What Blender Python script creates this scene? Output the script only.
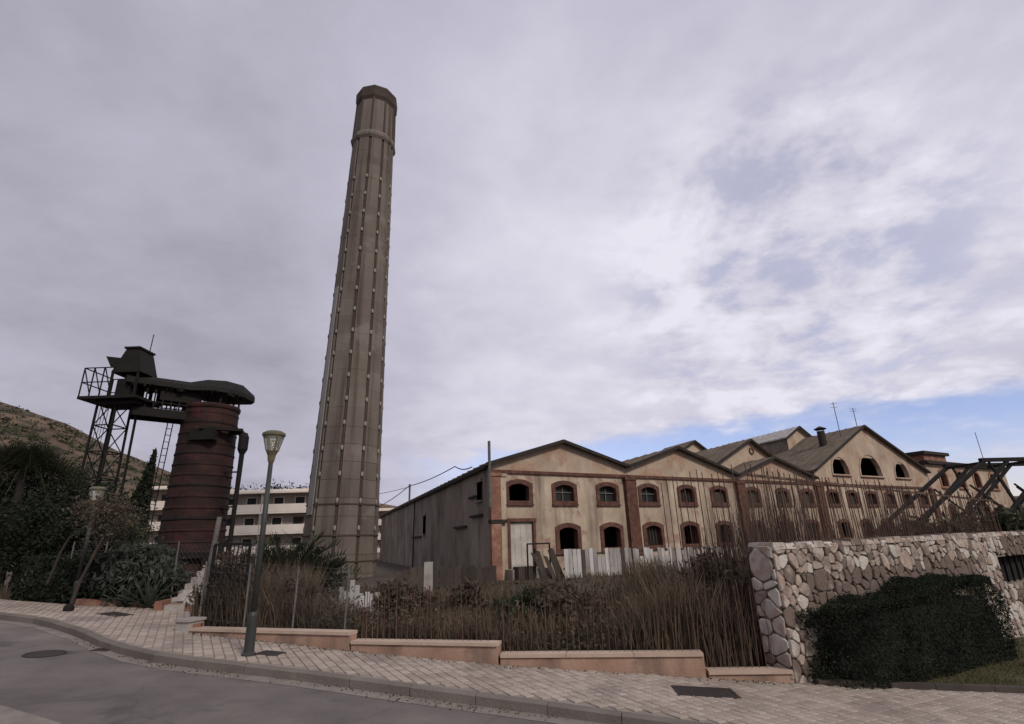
import bpy, math, random
import numpy as np
from mathutils import Vector, Matrix, noise
random.seed(7); rng = np.random.default_rng(7)
SC = bpy.context.scene; COL = SC.collection
for o in list(bpy.data.objects): bpy.data.objects.remove(o)

# ---------------------------------------------------------------- camera, sky, sun, exposure
F, PITCH, ROLL, EYE = 525.0, math.radians(18.8), math.radians(1.85), 1.75
cam = bpy.data.cameras.new('camera'); cam.sensor_width = 36.0; cam.lens = F / 1024 * 36
cam.clip_start = 0.05; cam.clip_end = 4000
co = bpy.data.objects.new('camera', cam); COL.objects.link(co); SC.camera = co
co.matrix_world = (Matrix.Translation((0, 0, EYE)) @ Matrix.Rotation(math.pi / 2 + PITCH, 4, 'X') @ Matrix.Rotation(-ROLL, 4, 'Z'))
SUN_AZ, SUN_EL = math.radians(142), math.radians(38)      # compass-like: 0 = +Y, clockwise
SC.view_settings.view_transform = 'Standard'; SC.view_settings.look = 'None'
SC.view_settings.exposure = 0.42; SC.view_settings.gamma = 1.0
SC.render.engine = 'CYCLES'

W = bpy.data.worlds.new('World'); SC.world = W; W.use_nodes = True
def world():
    nt = W.node_tree; N = nt.nodes; L = nt.links; N.clear()
    def nd(t, **k):
        n = N.new(t)
        for a, b in k.items(): setattr(n, a, b)
        return n
    def mth(op, a, b=None, c=None, clamp=False):
        n = nd('ShaderNodeMath', operation=op, use_clamp=clamp)
        for i, v in enumerate((a, b, c)):
            if v is None: continue
            if hasattr(v, 'is_linked'): L.new(v, n.inputs[i])
            else: n.inputs[i].default_value = v
        return n.outputs[0]
    def rng_(v, a, b, c=0.0, d=1.0, smooth=True):
        n = nd('ShaderNodeMapRange', interpolation_type='SMOOTHSTEP' if smooth else 'LINEAR')
        L.new(v, n.inputs[0])
        for i, q in enumerate((a, b, c, d)): n.inputs[i + 1].default_value = q
        return n.outputs[0]
    def dot(v, n_):
        n = nd('ShaderNodeVectorMath', operation='DOT_PRODUCT'); L.new(v, n.inputs[0]); n.inputs[1].default_value = n_
        return n.outputs['Value']
    tc = nd('ShaderNodeTexCoord'); D = tc.outputs['Generated']
    sep = nd('ShaderNodeSeparateXYZ'); L.new(D, sep.inputs[0])
    zz = mth('MAXIMUM', mth('ADD', sep.outputs[2], 0.22), 0.08)
    cmb = nd('ShaderNodeCombineXYZ')
    L.new(mth('DIVIDE', sep.outputs[0], zz), cmb.inputs[0]); L.new(mth('DIVIDE', sep.outputs[1], zz), cmb.inputs[1])
    def fbm(scale, detail, rough, off, dist=0.0):
        mp = nd('ShaderNodeMapping'); L.new(cmb.outputs[0], mp.inputs[0]); mp.inputs[1].default_value = off
        n = nd('ShaderNodeTexNoise'); L.new(mp.outputs[0], n.inputs[0])
        n.inputs['Scale'].default_value = scale; n.inputs['Detail'].default_value = detail
        n.inputs['Roughness'].default_value = rough; n.inputs['Distortion'].default_value = dist
        return n.outputs[0]
    big = fbm(1.1, 4, 0.5, (3.1, 1.7, 0)); mid = fbm(3.2, 6, 0.55, (0.38, 4.93, 0), 0.3); fine = fbm(9, 7, 0.6, (2.2, 0.3, 4))
    sky = nd('ShaderNodeTexSky', sky_type='NISHITA', sun_disc=False, sun_elevation=SUN_EL, sun_rotation=SUN_AZ)
    sky.air_density = 1.0; sky.dust_density = 0.6; sky.ozone_density = 4.0
    bg1 = nd('ShaderNodeBackground'); tn = nd('ShaderNodeMix', data_type='RGBA', blend_type='MULTIPLY'); tn.inputs[0].default_value = 1.0; L.new(sky.outputs[0], tn.inputs[6]); tn.inputs[7].default_value = (1.22, .96, 1.04, 1)
    L.new(tn.outputs[2], bg1.inputs[0]); bg1.inputs[1].default_value = 0.11
    # deck edge: the cloud sheet ends low in the north-east
    edge = dot(D, (-0.103, -0.1454, 0.984))
    nz = mth('ADD', mth('MULTIPLY', mth('SUBTRACT', mid, 0.5), 0.09), mth('MULTIPLY', mth('SUBTRACT', fine, 0.5), 0.03))
    deck = rng_(mth('ADD', edge, nz), -0.012, 0.03)
    # left of the view the sheet reaches the horizon
    deck = mth('MAXIMUM', deck, rng_(sep.outputs[0], 0.06, -0.26))
    # thin places where blue shows
    thin = mth('MULTIPLY', rng_(dot(D, (0.47, 0.78, 0.42)), 0.945, 0.995), rng_(mth('ADD', mid, mth('MULTIPLY', mth('SUBTRACT', fine, .5), .5)), 0.52, 0.36))
    deck = mth('MULTIPLY', deck, mth('SUBTRACT', 1.0, mth('MULTIPLY', thin, 0.32)))
    wisps = rng_(mth('ADD', big, mth('MULTIPLY', fine, 0.3)), 0.58, 0.84)
    cov = mth('MAXIMUM', deck, mth('MULTIPLY', wisps, 0.6))
    # brightness of the sheet: thick grey parts and luminous thin parts
    glow = rng_(dot(D, (0.42, 0.83, 0.37)), 0.58, 1.0)
    v = mth('ADD', mth('MULTIPLY', big, 0.62), mth('MULTIPLY', mid, 0.40))
    v = mth('ADD', v, mth('MULTIPLY', fine, 0.16))
    v = mth('ADD', mth('MULTIPLY', mth('SUBTRACT', v, 0.56), 1.65), mth('MULTIPLY', glow, 0.62))
    # small bright heads of cloud where the sheet thins
    puff = mth('MULTIPLY', rng_(dot(D, (0.50, 0.79, 0.36)), 0.90, 0.985), rng_(mth('ADD', mid, mth('MULTIPLY', mth('SUBTRACT', fine, .5), .35)), 0.46, 0.68))
    v = mth('ADD', v, mth('MULTIPLY', puff, 0.30))
    cr = nd('ShaderNodeValToRGB'); L.new(rng_(v, -0.25, 1.0, smooth=False), cr.inputs[0])
    e = cr.color_ramp.elements
    e[0].position = 0; e[0].color = (0.265, 0.255, 0.312, 1); e[1].position = 1; e[1].color = (0.605, 0.59, 0.66, 1)
    m_ = cr.color_ramp.elements.new(0.5); m_.color = (0.41, 0.397, 0.478, 1)
    bg2 = nd('ShaderNodeBackground'); L.new(cr.outputs[0], bg2.inputs[0]); bg2.inputs[1].default_value = 1.0
    mx = nd('ShaderNodeMixShader'); L.new(cov, mx.inputs[0]); L.new(bg1.outputs[0], mx.inputs[1]); L.new(bg2.outputs[0], mx.inputs[2])
    out = nd('ShaderNodeOutputWorld'); L.new(mx.outputs[0], out.inputs[0])
world()
sl = bpy.data.lights.new('sun', 'SUN'); sl.energy = 1.5; sl.angle = math.radians(10); sl.color = (1.0, 0.92, 0.82)
so = bpy.data.objects.new('sun', sl); COL.objects.link(so)
sd = Vector((math.sin(SUN_AZ) * math.cos(SUN_EL), math.cos(SUN_AZ) * math.cos(SUN_EL), math.sin(SUN_EL)))
so.rotation_euler = sd.to_track_quat('Z', 'Y').to_euler(); so.location = (30, -30, 40)

# ---------------------------------------------------------------- placing helpers
_c, _s = math.cos(ROLL), math.sin(ROLL)
def ray(px, py):
    dx = (px - 512) / F; dy = (362 - py) / F
    a = dx * _c + dy * _s; b = dy * _c - dx * _s
    return Vector((a, math.cos(PITCH) - b * math.sin(PITCH), math.sin(PITCH) + b * math.cos(PITCH)))
def at(px, py, Y):
    d = ray(px, py); return Vector((0, 0, EYE)) + d * (Y / d.y)
def smooth(a, b, x):
    t = min(1, max(0, (x - a) / (b - a))); return t * t * (3 - 2 * t)
def hp(x, y):                                   # street plane, falling to the right
    return -0.06 * (max(-16, min(15, x)) + 4)

# ---------------------------------------------------------------- mesh + object helpers
class MB:
    def __init__(self): self.v = []; self.f = []; self.t = []
    def add(self, vs, fs, tone=None):
        o = len(self.v); self.v += [tuple(p) for p in vs]; self.f += [tuple(i + o for i in f) for f in fs]
        if tone is not None: self.t += [tone] * len(fs)
        return self
    def box(self, x0, x1, y0, y1, z0, z1, tone=None):
        return self.add([(x0,y0,z0),(x1,y0,z0),(x1,y1,z0),(x0,y1,z0),(x0,y0,z1),(x1,y0,z1),(x1,y1,z1),(x0,y1,z1)],
                        [(3,2,1,0),(4,5,6,7),(0,1,5,4),(1,2,6,5),(2,3,7,6),(3,0,4,7)], tone)
    def beam(self, a, b, w, h=None, up=(0,0,1)):        # rectangular bar from a to b
        a = Vector(a); b = Vector(b); h = h or w; d = (b - a).normalized(); u = Vector(up)
        if abs(d.dot(u)) > .98: u = Vector((0, 1, 0))
        s = d.cross(u).normalized(); u = s.cross(d)
        c = [(-w/2,-h/2),(w/2,-h/2),(w/2,h/2),(-w/2,h/2)]
        return self.add([p + s*i + u*j for p in (a, b) for i, j in c], [(0,1,2,3),(7,6,5,4),(0,4,5,1),(1,5,6,2),(2,6,7,3),(3,7,4,0)])
    def tube(self, pts, r, n=8, cap=True):
        pts = [Vector(p) for p in pts]; rs = r if isinstance(r, (list, tuple)) else [r] * len(pts)
        vs = []; fs = []; ref = None
        for i, p in enumerate(pts):
            d = (pts[min(i+1, len(pts)-1)] - pts[max(i-1, 0)]).normalized()
            if ref is None: ref = d.orthogonal().normalized()
            ref = (ref - d * ref.dot(d)).normalized(); q = d.cross(ref)
            for k in range(n):
                t = 2*math.pi*k/n; vs.append(p + (ref*math.cos(t) + q*math.sin(t)) * rs[i])
        for i in range(len(pts)-1):
            for k in range(n):
                a = i*n+k; b = i*n+(k+1) % n; fs.append((a, b, b+n, a+n))
        if cap: fs += [tuple(range(n))[::-1], tuple(range((len(pts)-1)*n, len(pts)*n))]
        return self.add(vs, fs)
    def lathe(self, prof, n=16, c=(0,0,0), rot=0.0, closed=True):
        vs = []; fs = []
        for r, z in prof:
            for k in range(n):
                t = rot + 2*math.pi*k/n; vs.append((c[0]+r*math.cos(t), c[1]+r*math.sin(t), c[2]+z))
        for i in range(len(prof)-1):
            for k in range(n):
                a = i*n+k; b = i*n+(k+1) % n; fs.append((a, b, b+n, a+n))
        if closed: fs += [tuple(range(n))[::-1], tuple(range((len(prof)-1)*n, len(prof)*n))]
        return self.add(vs, fs)
    def build(self, name, mat, parent=None, smooth=False, kind=None):
        me = bpy.data.meshes.new(name); me.from_pydata(self.v, [], self.f)
        if self.t and len(self.t) == len(self.f):
            at_ = me.attributes.new('tone', 'FLOAT', 'FACE'); at_.data.foreach_set('value', self.t)
        me.materials.append(mat); me.update()
        if smooth: me.polygons.foreach_set('use_smooth', [True]*len(me.polygons))
        return link(name, me, parent, kind)
def link(name, me, parent=None, kind=None):
    o = bpy.data.objects.new(name, me); COL.objects.link(o)
    if parent is not None: o.parent = parent
    if kind: o['kind'] = kind
    return o
def tag(o, label, cat, group=None):
    o['label'] = label; o['category'] = cat
    if group: o['group'] = group
    return o
def thing(name, label, cat, loc=(0,0,0), rz=0.0, group=None):
    o = bpy.data.objects.new(name, None); COL.objects.link(o); o.location = loc; o.rotation_euler = (0,0,rz)
    o.empty_display_size = .2
    return tag(o, label, cat, group)
def copy_tree(src, loc, rz=None, label=None):
    def rec(o, par):
        c = o.copy(); COL.objects.link(c)
        if par is not None: c.parent = par
        for ch in kids.get(o.name, []): rec(ch, c)
        return c
    kids = {}
    for o in bpy.data.objects:
        if o.parent: kids.setdefault(o.parent.name, []).append(o)
    r = rec(src, None); r.location = loc
    if rz is not None: r.rotation_euler = (0,0,rz)
    if label: r['label'] = label
    return r

# ---------------------------------------------------------------- materials
def mat(name, cols, scale=2.0, rough=0.85, bump=0.0, bscale=None, detail=6, stretch=(1,1,1), metal=0.0, streak=None, rand=0.0, tone=False, spots=None, world_co=False, transl=0.0):
    m = bpy.data.materials.new(name); m.use_nodes = True; nt = m.node_tree; N = nt.nodes; L = nt.links
    bs = N['Principled BSDF']; bs.inputs['Roughness'].default_value = rough; bs.inputs['Metallic'].default_value = metal
    bs.inputs['Specular IOR Level'].default_value = 0.3
    tc = N.new('ShaderNodeTexCoord'); src = tc.outputs['Object']
    if world_co: src = N.new('ShaderNodeNewGeometry').outputs['Position']
    def noise_(sc, st=(1,1,1), det=detail, off=(0,0,0), rg=0.6):
        mp = N.new('ShaderNodeMapping'); L.new(src, mp.inputs[0]); mp.inputs[3].default_value = st; mp.inputs[1].default_value = off
        n = N.new('ShaderNodeTexNoise'); L.new(mp.outputs[0], n.inputs[0]); n.inputs['Scale'].default_value = sc
        n.inputs['Detail'].default_value = det; n.inputs['Roughness'].default_value = rg
        return n.outputs[0]
    n1 = noise_(scale, stretch)
    fac = n1
    if rand or tone:
        ad = N.new('ShaderNodeMath'); ad.operation = 'ADD'; L.new(n1, ad.inputs[0])
        oi = N.new('ShaderNodeObjectInfo')
        ml = N.new('ShaderNodeMath'); ml.operation = 'MULTIPLY_ADD'; L.new(oi.outputs['Random'], ml.inputs[0]); ml.inputs[1].default_value = rand; ml.inputs[2].default_value = -rand/2
        s2 = ml.outputs[0]
        if tone:
            at_ = N.new('ShaderNodeAttribute'); at_.attribute_name = 'tone'
            a2 = N.new('ShaderNodeMath'); a2.operation = 'ADD'; L.new(ml.outputs[0], a2.inputs[0]); L.new(at_.outputs['Fac'], a2.inputs[1]); s2 = a2.outputs[0]
        L.new(s2, ad.inputs[1]); fac = ad.outputs[0]
    cr = N.new('ShaderNodeValToRGB'); L.new(fac, cr.inputs[0]); e = cr.color_ramp
    lo, hi = (0.30, 0.70) if not (rand or tone) else (0.12, 0.88)
    while len(e.elements) < len(cols): e.elements.new(0.5)
    for i, c in enumerate(cols):
        e.elements[i].position = lo + (hi-lo) * i / max(1, len(cols)-1); e.elements[i].color = (*c, 1)
    out = cr.outputs[0]
    def overlay(colr, maskout, amt, a, b):
        nonlocal out
        mr = N.new('ShaderNodeMapRange'); L.new(maskout, mr.inputs[0]); mr.inputs[1].default_value = a; mr.inputs[2].default_value = b; mr.inputs[3].default_value = 0; mr.inputs[4].default_value = amt
        mx = N.new('ShaderNodeMix'); mx.data_type = 'RGBA'; L.new(mr.outputs[0], mx.inputs[0]); L.new(out, mx.inputs[6]); mx.inputs[7].default_value = (*colr, 1); out = mx.outputs[2]
    if streak: overlay(streak[0], noise_(streak[1], streak[2], 5, (3, 1, 2)), streak[3], 0.48, 0.72)
    if spots: overlay(spots[0], noise_(spots[1], (1,1,1), 4, (7, 3, 5)), spots[2], spots[3], spots[3] + 0.08)
    if name == 'asphalt':
        mp = N.new('ShaderNodeMapping'); nz_ = N.new('ShaderNodeTexNoise'); nz_.inputs['Scale'].default_value = 1.3; L.new(src, nz_.inputs[0])
        va = N.new('ShaderNodeVectorMath'); va.operation = 'MULTIPLY_ADD'; L.new(nz_.outputs['Color'], va.inputs[0]); va.inputs[1].default_value = (.9,.9,.9); L.new(src, va.inputs[2])
        vo = N.new('ShaderNodeTexVoronoi'); vo.feature = 'DISTANCE_TO_EDGE'; vo.inputs['Scale'].default_value = .33; L.new(va.outputs[0], vo.inputs[0])
        inv = N.new('ShaderNodeMath'); inv.operation = 'SUBTRACT'; inv.inputs[0].default_value = 1; L.new(vo.outputs[0], inv.inputs[1])
        overlay((.03,.026,.025), inv.outputs[0], .22, .990, .999)
        overlay((.21,.19,.175), noise_(90, (1,1,1), 2), .5, .55, .75)
    L.new(out, bs.inputs['Base Color'])
    if bump:
        b = N.new('ShaderNodeBump'); b.inputs['Strength'].default_value = min(1, bump); b.inputs['Distance'].default_value = 0.03
        L.new(noise_(bscale or scale*6, stretch), b.inputs['Height']); L.new(b.outputs[0], bs.inputs['Normal'])
    if transl:
        tr = N.new('ShaderNodeBsdfTranslucent'); L.new(out, tr.inputs[0]); mx = N.new('ShaderNodeMixShader'); mx.inputs[0].default_value = transl
        L.new(bs.outputs[0], mx.inputs[1]); L.new(tr.outputs[0], mx.inputs[2]); L.new(mx.outputs[0], N['Material Output'].inputs[0])
    return m
M = {}
M['asphalt'] = mat('asphalt', [(.085,.074,.067),(.15,.131,.12),(.21,.185,.17)], .55, .9, .6, 70, 10, spots=((.05,.045,.044), .7, .6, .57), streak=((.19,.17,.155), 1.6, (.25,1,1), .5), world_co=True)
M['paver'] = mat('paver', [(.25,.202,.168),(.345,.29,.245),(.435,.375,.322)], 1.2, .9, .3, 40, rand=.38, tone=True, spots=((.19,.158,.14), .8, .6, .55), world_co=True)
M['joint'] = mat('joint_sand', [(.20,.172,.15),(.27,.235,.205)], 4, .95, .3, world_co=True)
M['kerb'] = mat('kerb_stone', [(.09,.078,.066),(.15,.13,.112),(.20,.175,.15)], 1.5, .9, .4, 25, rand=.25, world_co=True)
M['gutter'] = mat('gutter_grit', [(.16,.14,.125),(.25,.22,.195)], 3, .95, .5, world_co=True)
M['terrain'] = mat('dry_soil', [(.045,.036,.028),(.075,.058,.043),(.10,.08,.058)], .8, .95, .6, 8, world_co=True)
M['lawn_soil'] = mat('lawn_soil', [(.05,.045,.022),(.075,.07,.03)], 1.5, .95, .5, 10, world_co=True)
M['planter'] = mat('planter_render', [(.27,.165,.115),(.36,.23,.165),(.42,.29,.215)], 1.3, .9, .4, 20, streak=((.15,.10,.075), 2.2, (1,1,.3), .75), spots=((.19,.14,.11), 1.6, .6, .57))
M['coping'] = mat('planter_coping', [(.40,.30,.23),(.50,.39,.31)], 2, .9, .3, 20)
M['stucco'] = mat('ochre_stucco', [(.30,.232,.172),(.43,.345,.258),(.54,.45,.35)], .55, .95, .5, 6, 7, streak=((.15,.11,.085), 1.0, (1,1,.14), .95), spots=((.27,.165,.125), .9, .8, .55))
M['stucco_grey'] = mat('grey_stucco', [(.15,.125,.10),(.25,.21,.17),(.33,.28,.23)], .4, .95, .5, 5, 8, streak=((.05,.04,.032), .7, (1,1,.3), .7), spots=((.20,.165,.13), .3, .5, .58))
M['gable'] = mat('pale_gable_stucco', [(.33,.245,.175),(.43,.335,.25),(.52,.425,.33)], .5, .95, .4, 6, 7, streak=((.25,.19,.15), .9, (1,1,.2), .6), spots=((.30,.15,.10), .38, .65, .58))
M['brick'] = mat('old_red_brick', [(.062,.030,.022),(.11,.052,.038),(.165,.082,.06)], 3, .95, .5, 14, streak=((.07,.045,.035), 1.5, (1,1,.3), .5))
M['brick_pale'] = mat('worn_brick', [(.17,.08,.055),(.25,.125,.085),(.34,.22,.16)], 2.2, .95, .5, 10, streak=((.12,.08,.06), 1.5, (1,1,.25), .5))
M['roof'] = mat('weathered_roof', [(.10,.078,.055),(.14,.11,.08),(.18,.145,.11)], 1.2, .95, .5, 10, streak=((.06,.05,.04), .7, (1,.2,1), .5))
M['eave'] = mat('dark_eave', [(.022,.018,.016),(.045,.036,.03)], 3, .9, .3)
M['dark_glass'] = mat('dark_room_glass', [(.010,.010,.010),(.022,.022,.02)], 5, .6)  # opaque near-black panes: the darkness of the rooms is put into their colour
M['dark'] = mat('dark_interior', [(.012,.010,.009),(.02,.017,.015)], 1, .95)
M['sash'] = mat('grey_sash', [(.09,.095,.09),(.15,.15,.14)], 6, .8)
M['door'] = mat('whitewashed_door', [(.34,.31,.28),(.46,.43,.39),(.54,.51,.47)], 1.2, .9, .3, 10, streak=((.24,.19,.15), 1.5, (1,1,.2), .6))
M['board'] = mat('pale_board', [(.20,.185,.17),(.38,.365,.35),(.52,.505,.49)], 1.5, .85, .3, 10, stretch=(1,1,.3), rand=.75, streak=((.17,.11,.08), 2.5, (1,1,.15), .6))
M['dboard'] = mat('dark_board', [(.035,.028,.023),(.06,.048,.04),(.09,.07,.058)], 2, .9, .4, 10, stretch=(1,1,.3), rand=.5)
M['chimney'] = mat('chimney_concrete', [(.105,.085,.070),(.155,.130,.109),(.21,.18,.154)], .35, .95, .6, 5, 8, rand=.22, streak=((.05,.038,.03), 1.3, (1,1,.04), .9), spots=((.22,.195,.17), .35, .5, .58))
M['chimney_dark'] = mat('chimney_joint', [(.05,.038,.03),(.08,.06,.048)], 1, .95, .4)
M['band_pale'] = mat('pale_patch_concrete', [(.24,.22,.20),(.33,.31,.285)], .8, .9, .3, stretch=(1,1,.2))
M['plate'] = mat('pale_anchor', [(.22,.195,.165),(.32,.29,.25)], 3, .8)
M['rust'] = mat('dark_rust', [(.011,.007,.006),(.026,.012,.010),(.052,.019,.016)], .7, .8, .5, 8, 7, stretch=(1,1,2), spots=((.075,.014,.012), .55, .5, .60))
M['rust_dark'] = mat('black_iron', [(.006,.005,.0045),(.013,.010,.008)], 1.5, .8, .4, 8)
M['rust_bar'] = mat('rusty_bar', [(.045,.024,.017),(.095,.056,.040),(.17,.112,.082)], 3, .9, .3, rand=.3, world_co=True)
M['lamp_metal'] = mat('lamp_paint', [(.03,.033,.031),(.052,.055,.05)], 3, .5, .15, 20)
M['lamp_cage'] = mat('lamp_brass', [(.10,.09,.055),(.15,.135,.085)], 5, .5)
M['iron_lid'] = mat('cast_iron', [(.028,.022,.02),(.05,.04,.036)], 6, .7, .4, 40)
M['stone'] = mat('rubble_stone', [(.15,.115,.095),(.33,.27,.225),(.21,.165,.14),(.44,.385,.33),(.32,.235,.185),(.36,.325,.285),(.5,.455,.40)], 2.2, .95, .7, 9, rand=.95)
M['mortar'] = mat('dark_mortar', [(.16,.132,.108),(.28,.24,.20)], 2, .95, .8, 12)
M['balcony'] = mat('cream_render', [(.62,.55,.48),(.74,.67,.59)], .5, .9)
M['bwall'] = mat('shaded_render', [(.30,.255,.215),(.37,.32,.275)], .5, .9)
M['brown_shutter'] = mat('brown_shutter', [(.16,.075,.045),(.22,.11,.07)], 2, .8)
M['hill'] = mat('scrub_hill', [(.06,.044,.028),(.115,.08,.052),(.165,.115,.076)], .05, .95, .8, .3, 10, spots=((.03,.03,.018), .09, .8, .5))
M['leaf_dark'] = mat('dark_leaf', [(.009,.012,.007),(.018,.024,.013),(.036,.043,.022)], 2, .9, rand=.1, tone=True, transl=.25)
M['leaf_olive'] = mat('olive_leaf', [(.03,.034,.018),(.055,.06,.032),(.085,.088,.05)], 2, .7, tone=True, transl=.25)
M['leaf_grey'] = mat('grey_green_leaf', [(.035,.042,.034),(.06,.07,.055),(.09,.10,.08)], 2, .7, tone=True, transl=.2)
M['leaf_dry'] = mat('dry_leaf', [(.045,.033,.023),(.085,.065,.045),(.14,.108,.075)], 2, .85, tone=True, transl=.2)
M['hedge_core'] = mat('hedge_core', [(.008,.011,.007),(.014,.018,.011)], 4, .9)
M['grass_dry'] = mat('dry_grass', [(.036,.027,.019),(.088,.065,.045),(.175,.132,.09)], 1.2, .9, tone=True, transl=.2, world_co=True)
M['stalk'] = mat('dead_stalk', [(.028,.018,.014),(.06,.040,.030),(.12,.085,.064)], 1.2, .9, tone=True, world_co=True)
M['grass_lawn'] = mat('worn_lawn', [(.045,.046,.02),(.085,.08,.035),(.12,.105,.05)], 1.2, .9, tone=True, transl=.2, world_co=True)
M['bark'] = mat('grey_bark', [(.06,.048,.038),(.11,.09,.074),(.16,.135,.112)], 5, .95, .6, 14, stretch=(1,1,.3))
M['bark_dark'] = mat('dark_bark', [(.03,.024,.02),(.06,.048,.04)], 5, .95, .6, 14, stretch=(1,1,.3))
M['concrete'] = mat('pale_concrete', [(.26,.235,.21),(.36,.33,.30),(.43,.40,.37)], 2, .9, .4, 12)
M['wire'] = mat('grey_wire', [(.05,.047,.045),(.085,.08,.075)], 5, .6, metal=.3)
M['post'] = mat('galvanised_post', [(.09,.085,.08),(.15,.14,.13)], 4, .7)
M['lamp_white'] = mat('opal_lantern', [(.5,.48,.45),(.62,.60,.57)], 3, .4)
g = bpy.data.materials.new('lantern_glass'); g.use_nodes = True
gb = g.node_tree.nodes['Principled BSDF']; gb.inputs['Base Color'].default_value = (.75,.75,.66,1); gb.inputs['Roughness'].default_value = .12
gb.inputs['Transmission Weight'].default_value = .75; gb.inputs['IOR'].default_value = 1.1; M['glass'] = g

# ---------------------------------------------------------------- street lines in plan
CURB = [(-60,20.5),(-40,18.6),(-24,16.6),(-17,15.1),(-12.48,13.74),(-10.74,13.13),(-8.81,11.84),(-7.9,11.1),(-6.72,10.32),(-5.7,9.86),(-3.47,9.25),(-1.77,8.67),(.36,7.99),(1.68,7.52),(6,5.95),(10,4.5),(16,2.3)]
INNER = [(-60,25),(-40,22),(-24,18.8),(-17,16.9),(-14.4,15.9),(-11.7,15.35),(-10,15.4),(-8.6,14.96),(-7.0,14.5),(-6.84,12.05),(-3.14,10.8),(-.37,10.1),(2.99,9.69),(4.36,9.5),(5.84,9.42),(7.75,9.42),(16,9.5)]
def yat(line, x):
    for (x0,y0),(x1,y1) in zip(line, line[1:]):
        if x0 <= x <= x1: return y0 + (y1-y0)*(x-x0)/(x1-x0)
    return line[0][1] if x < line[0][0] else line[-1][1]
def hfield(x, y):                              # ground behind the pavement
    b = hp(x, y); t = smooth(14, 24, y)
    z = b*(1-t) + (-.35)*t
    if y > 30: z += -.3*smooth(30, 60, y)
    # weedy mound between the planter and the hoarding
    z += .55*math.exp(-((x-4.9)/2.3)**2 - ((y-15.5)/3.0)**2)
    return z

# ground sheet ------------------------------------------------------------------
def ground():
    xs = np.concatenate([np.linspace(-900,-60,8)[:-1], np.linspace(-60,60,81), np.linspace(60,900,8)[1:]])
    ys = np.concatenate([np.linspace(-300,-12,5)[:-1], np.linspace(-12,40,66), np.linspace(40,1200,12)[1:]])
    b = MB()
    for y in ys:
        for x in xs:
            z = hfield(x, y)
            yi = yat(INNER, x)
            if y < yi + .9: z = min(z, hp(x, y) - .35)
            b.v.append((x, y, z))
    nx = len(xs)
    for j in range(len(ys)-1):
        for i in range(nx-1):
            a = j*nx+i; b.f.append((a, a+1, a+1+nx, a+nx))
    b.build('ground', M['terrain'], smooth=True, kind='structure')
ground()
def strip(name, m, line_a, line_b, xs, dz, n=1, kind='structure'):
    b = MB()
    for x in xs:
        ya, yb = line_a(x), line_b(x)
        for k in range(n+1):
            y = ya + (yb-ya)*k/n; b.v.append((x, y, hp(x, y)+dz))
    for i in range(len(xs)-1):
        for k in range(n):
            a = i*(n+1)+k; b.f.append((a, a+n+1, a+n+2, a+1))
    return b.build(name, m, smooth=True, kind=kind)
XS = sorted(set([c[0] for c in CURB] + list(np.arange(-16, 16.1, .5))))
strip('road', M['asphalt'], lambda x: -14.0, lambda x: yat(CURB, x) - .13, XS, -.135, 8)
strip('gutter', M['gutter'], lambda x: yat(CURB, x) - .42, lambda x: yat(CURB, x) - .12, XS, -.131, 1)
pav = strip('pavement', M['joint'], lambda x: yat(CURB, x) - .02, lambda x: yat(INNER, x) + .12, sorted(set(XS + [c[0] for c in INNER])), -.018, 1)
def kerb_run(line, parent, x0, x1, w=.13, name='kerbstone', L=.95, drop=.16):
    pts = []; acc = 0
    seg = [(x, yat(line, x)) for x in np.arange(x0, x1, .05)]
    start = seg[0]; prev = seg[0]; d = 0
    for p in seg[1:]:
        d += math.dist(p, prev); prev = p
        if d >= L:
            a = Vector((*start, hp(*start))); c = Vector((*p, hp(*p))); t = (c-a).normalized(); a += t*.006; c -= t*.006
            nrm = Vector((t.y, -t.x, 0)).normalized()
            lift = Vector((0,0,random.uniform(-.004,.006)))
            b = MB(); q = []
            for e in (a, c):
                e = e + lift
                q += [e + nrm*w + Vector((0,0,-drop)), e + nrm*w + Vector((0,0,-.02)), e + nrm*(w-.025), e, e + Vector((0,0,-drop))]
            b.add(q, [(0,1,2,3,4)[::-1], (5,6,7,8,9)] + [(i, i+1, i+6, i+5) for i in range(4)])
            b.build(name, M['kerb'], parent)
            start = p; d = 0
kerb = bpy.data.objects.new('kerb', None); COL.objects.link(kerb); kerb['kind'] = 'structure'
kerb_run(CURB, kerb, -30, 12)
# the corner of the near pavement, bottom left
npv = MB(); poly = [(-16,9.6),(-6.05,6.97),(-4.93,6.47),(-3.6,5.5),(-2.0,3.2),(-1.2,-5),(-16,-5)]
n_ = len(poly); npv.add([(x,y,hp(x,y)+.012) for x,y in poly] + [(x,y,hp(x,y)-.16) for x,y in poly], [tuple(range(n_))[::-1]] + [(i,(i+1)%n_,(i+1)%n_+n_,i+n_) for i in range(n_)])
npo = npv.build('near_pavement', M['gutter'], kind='structure')

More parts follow.
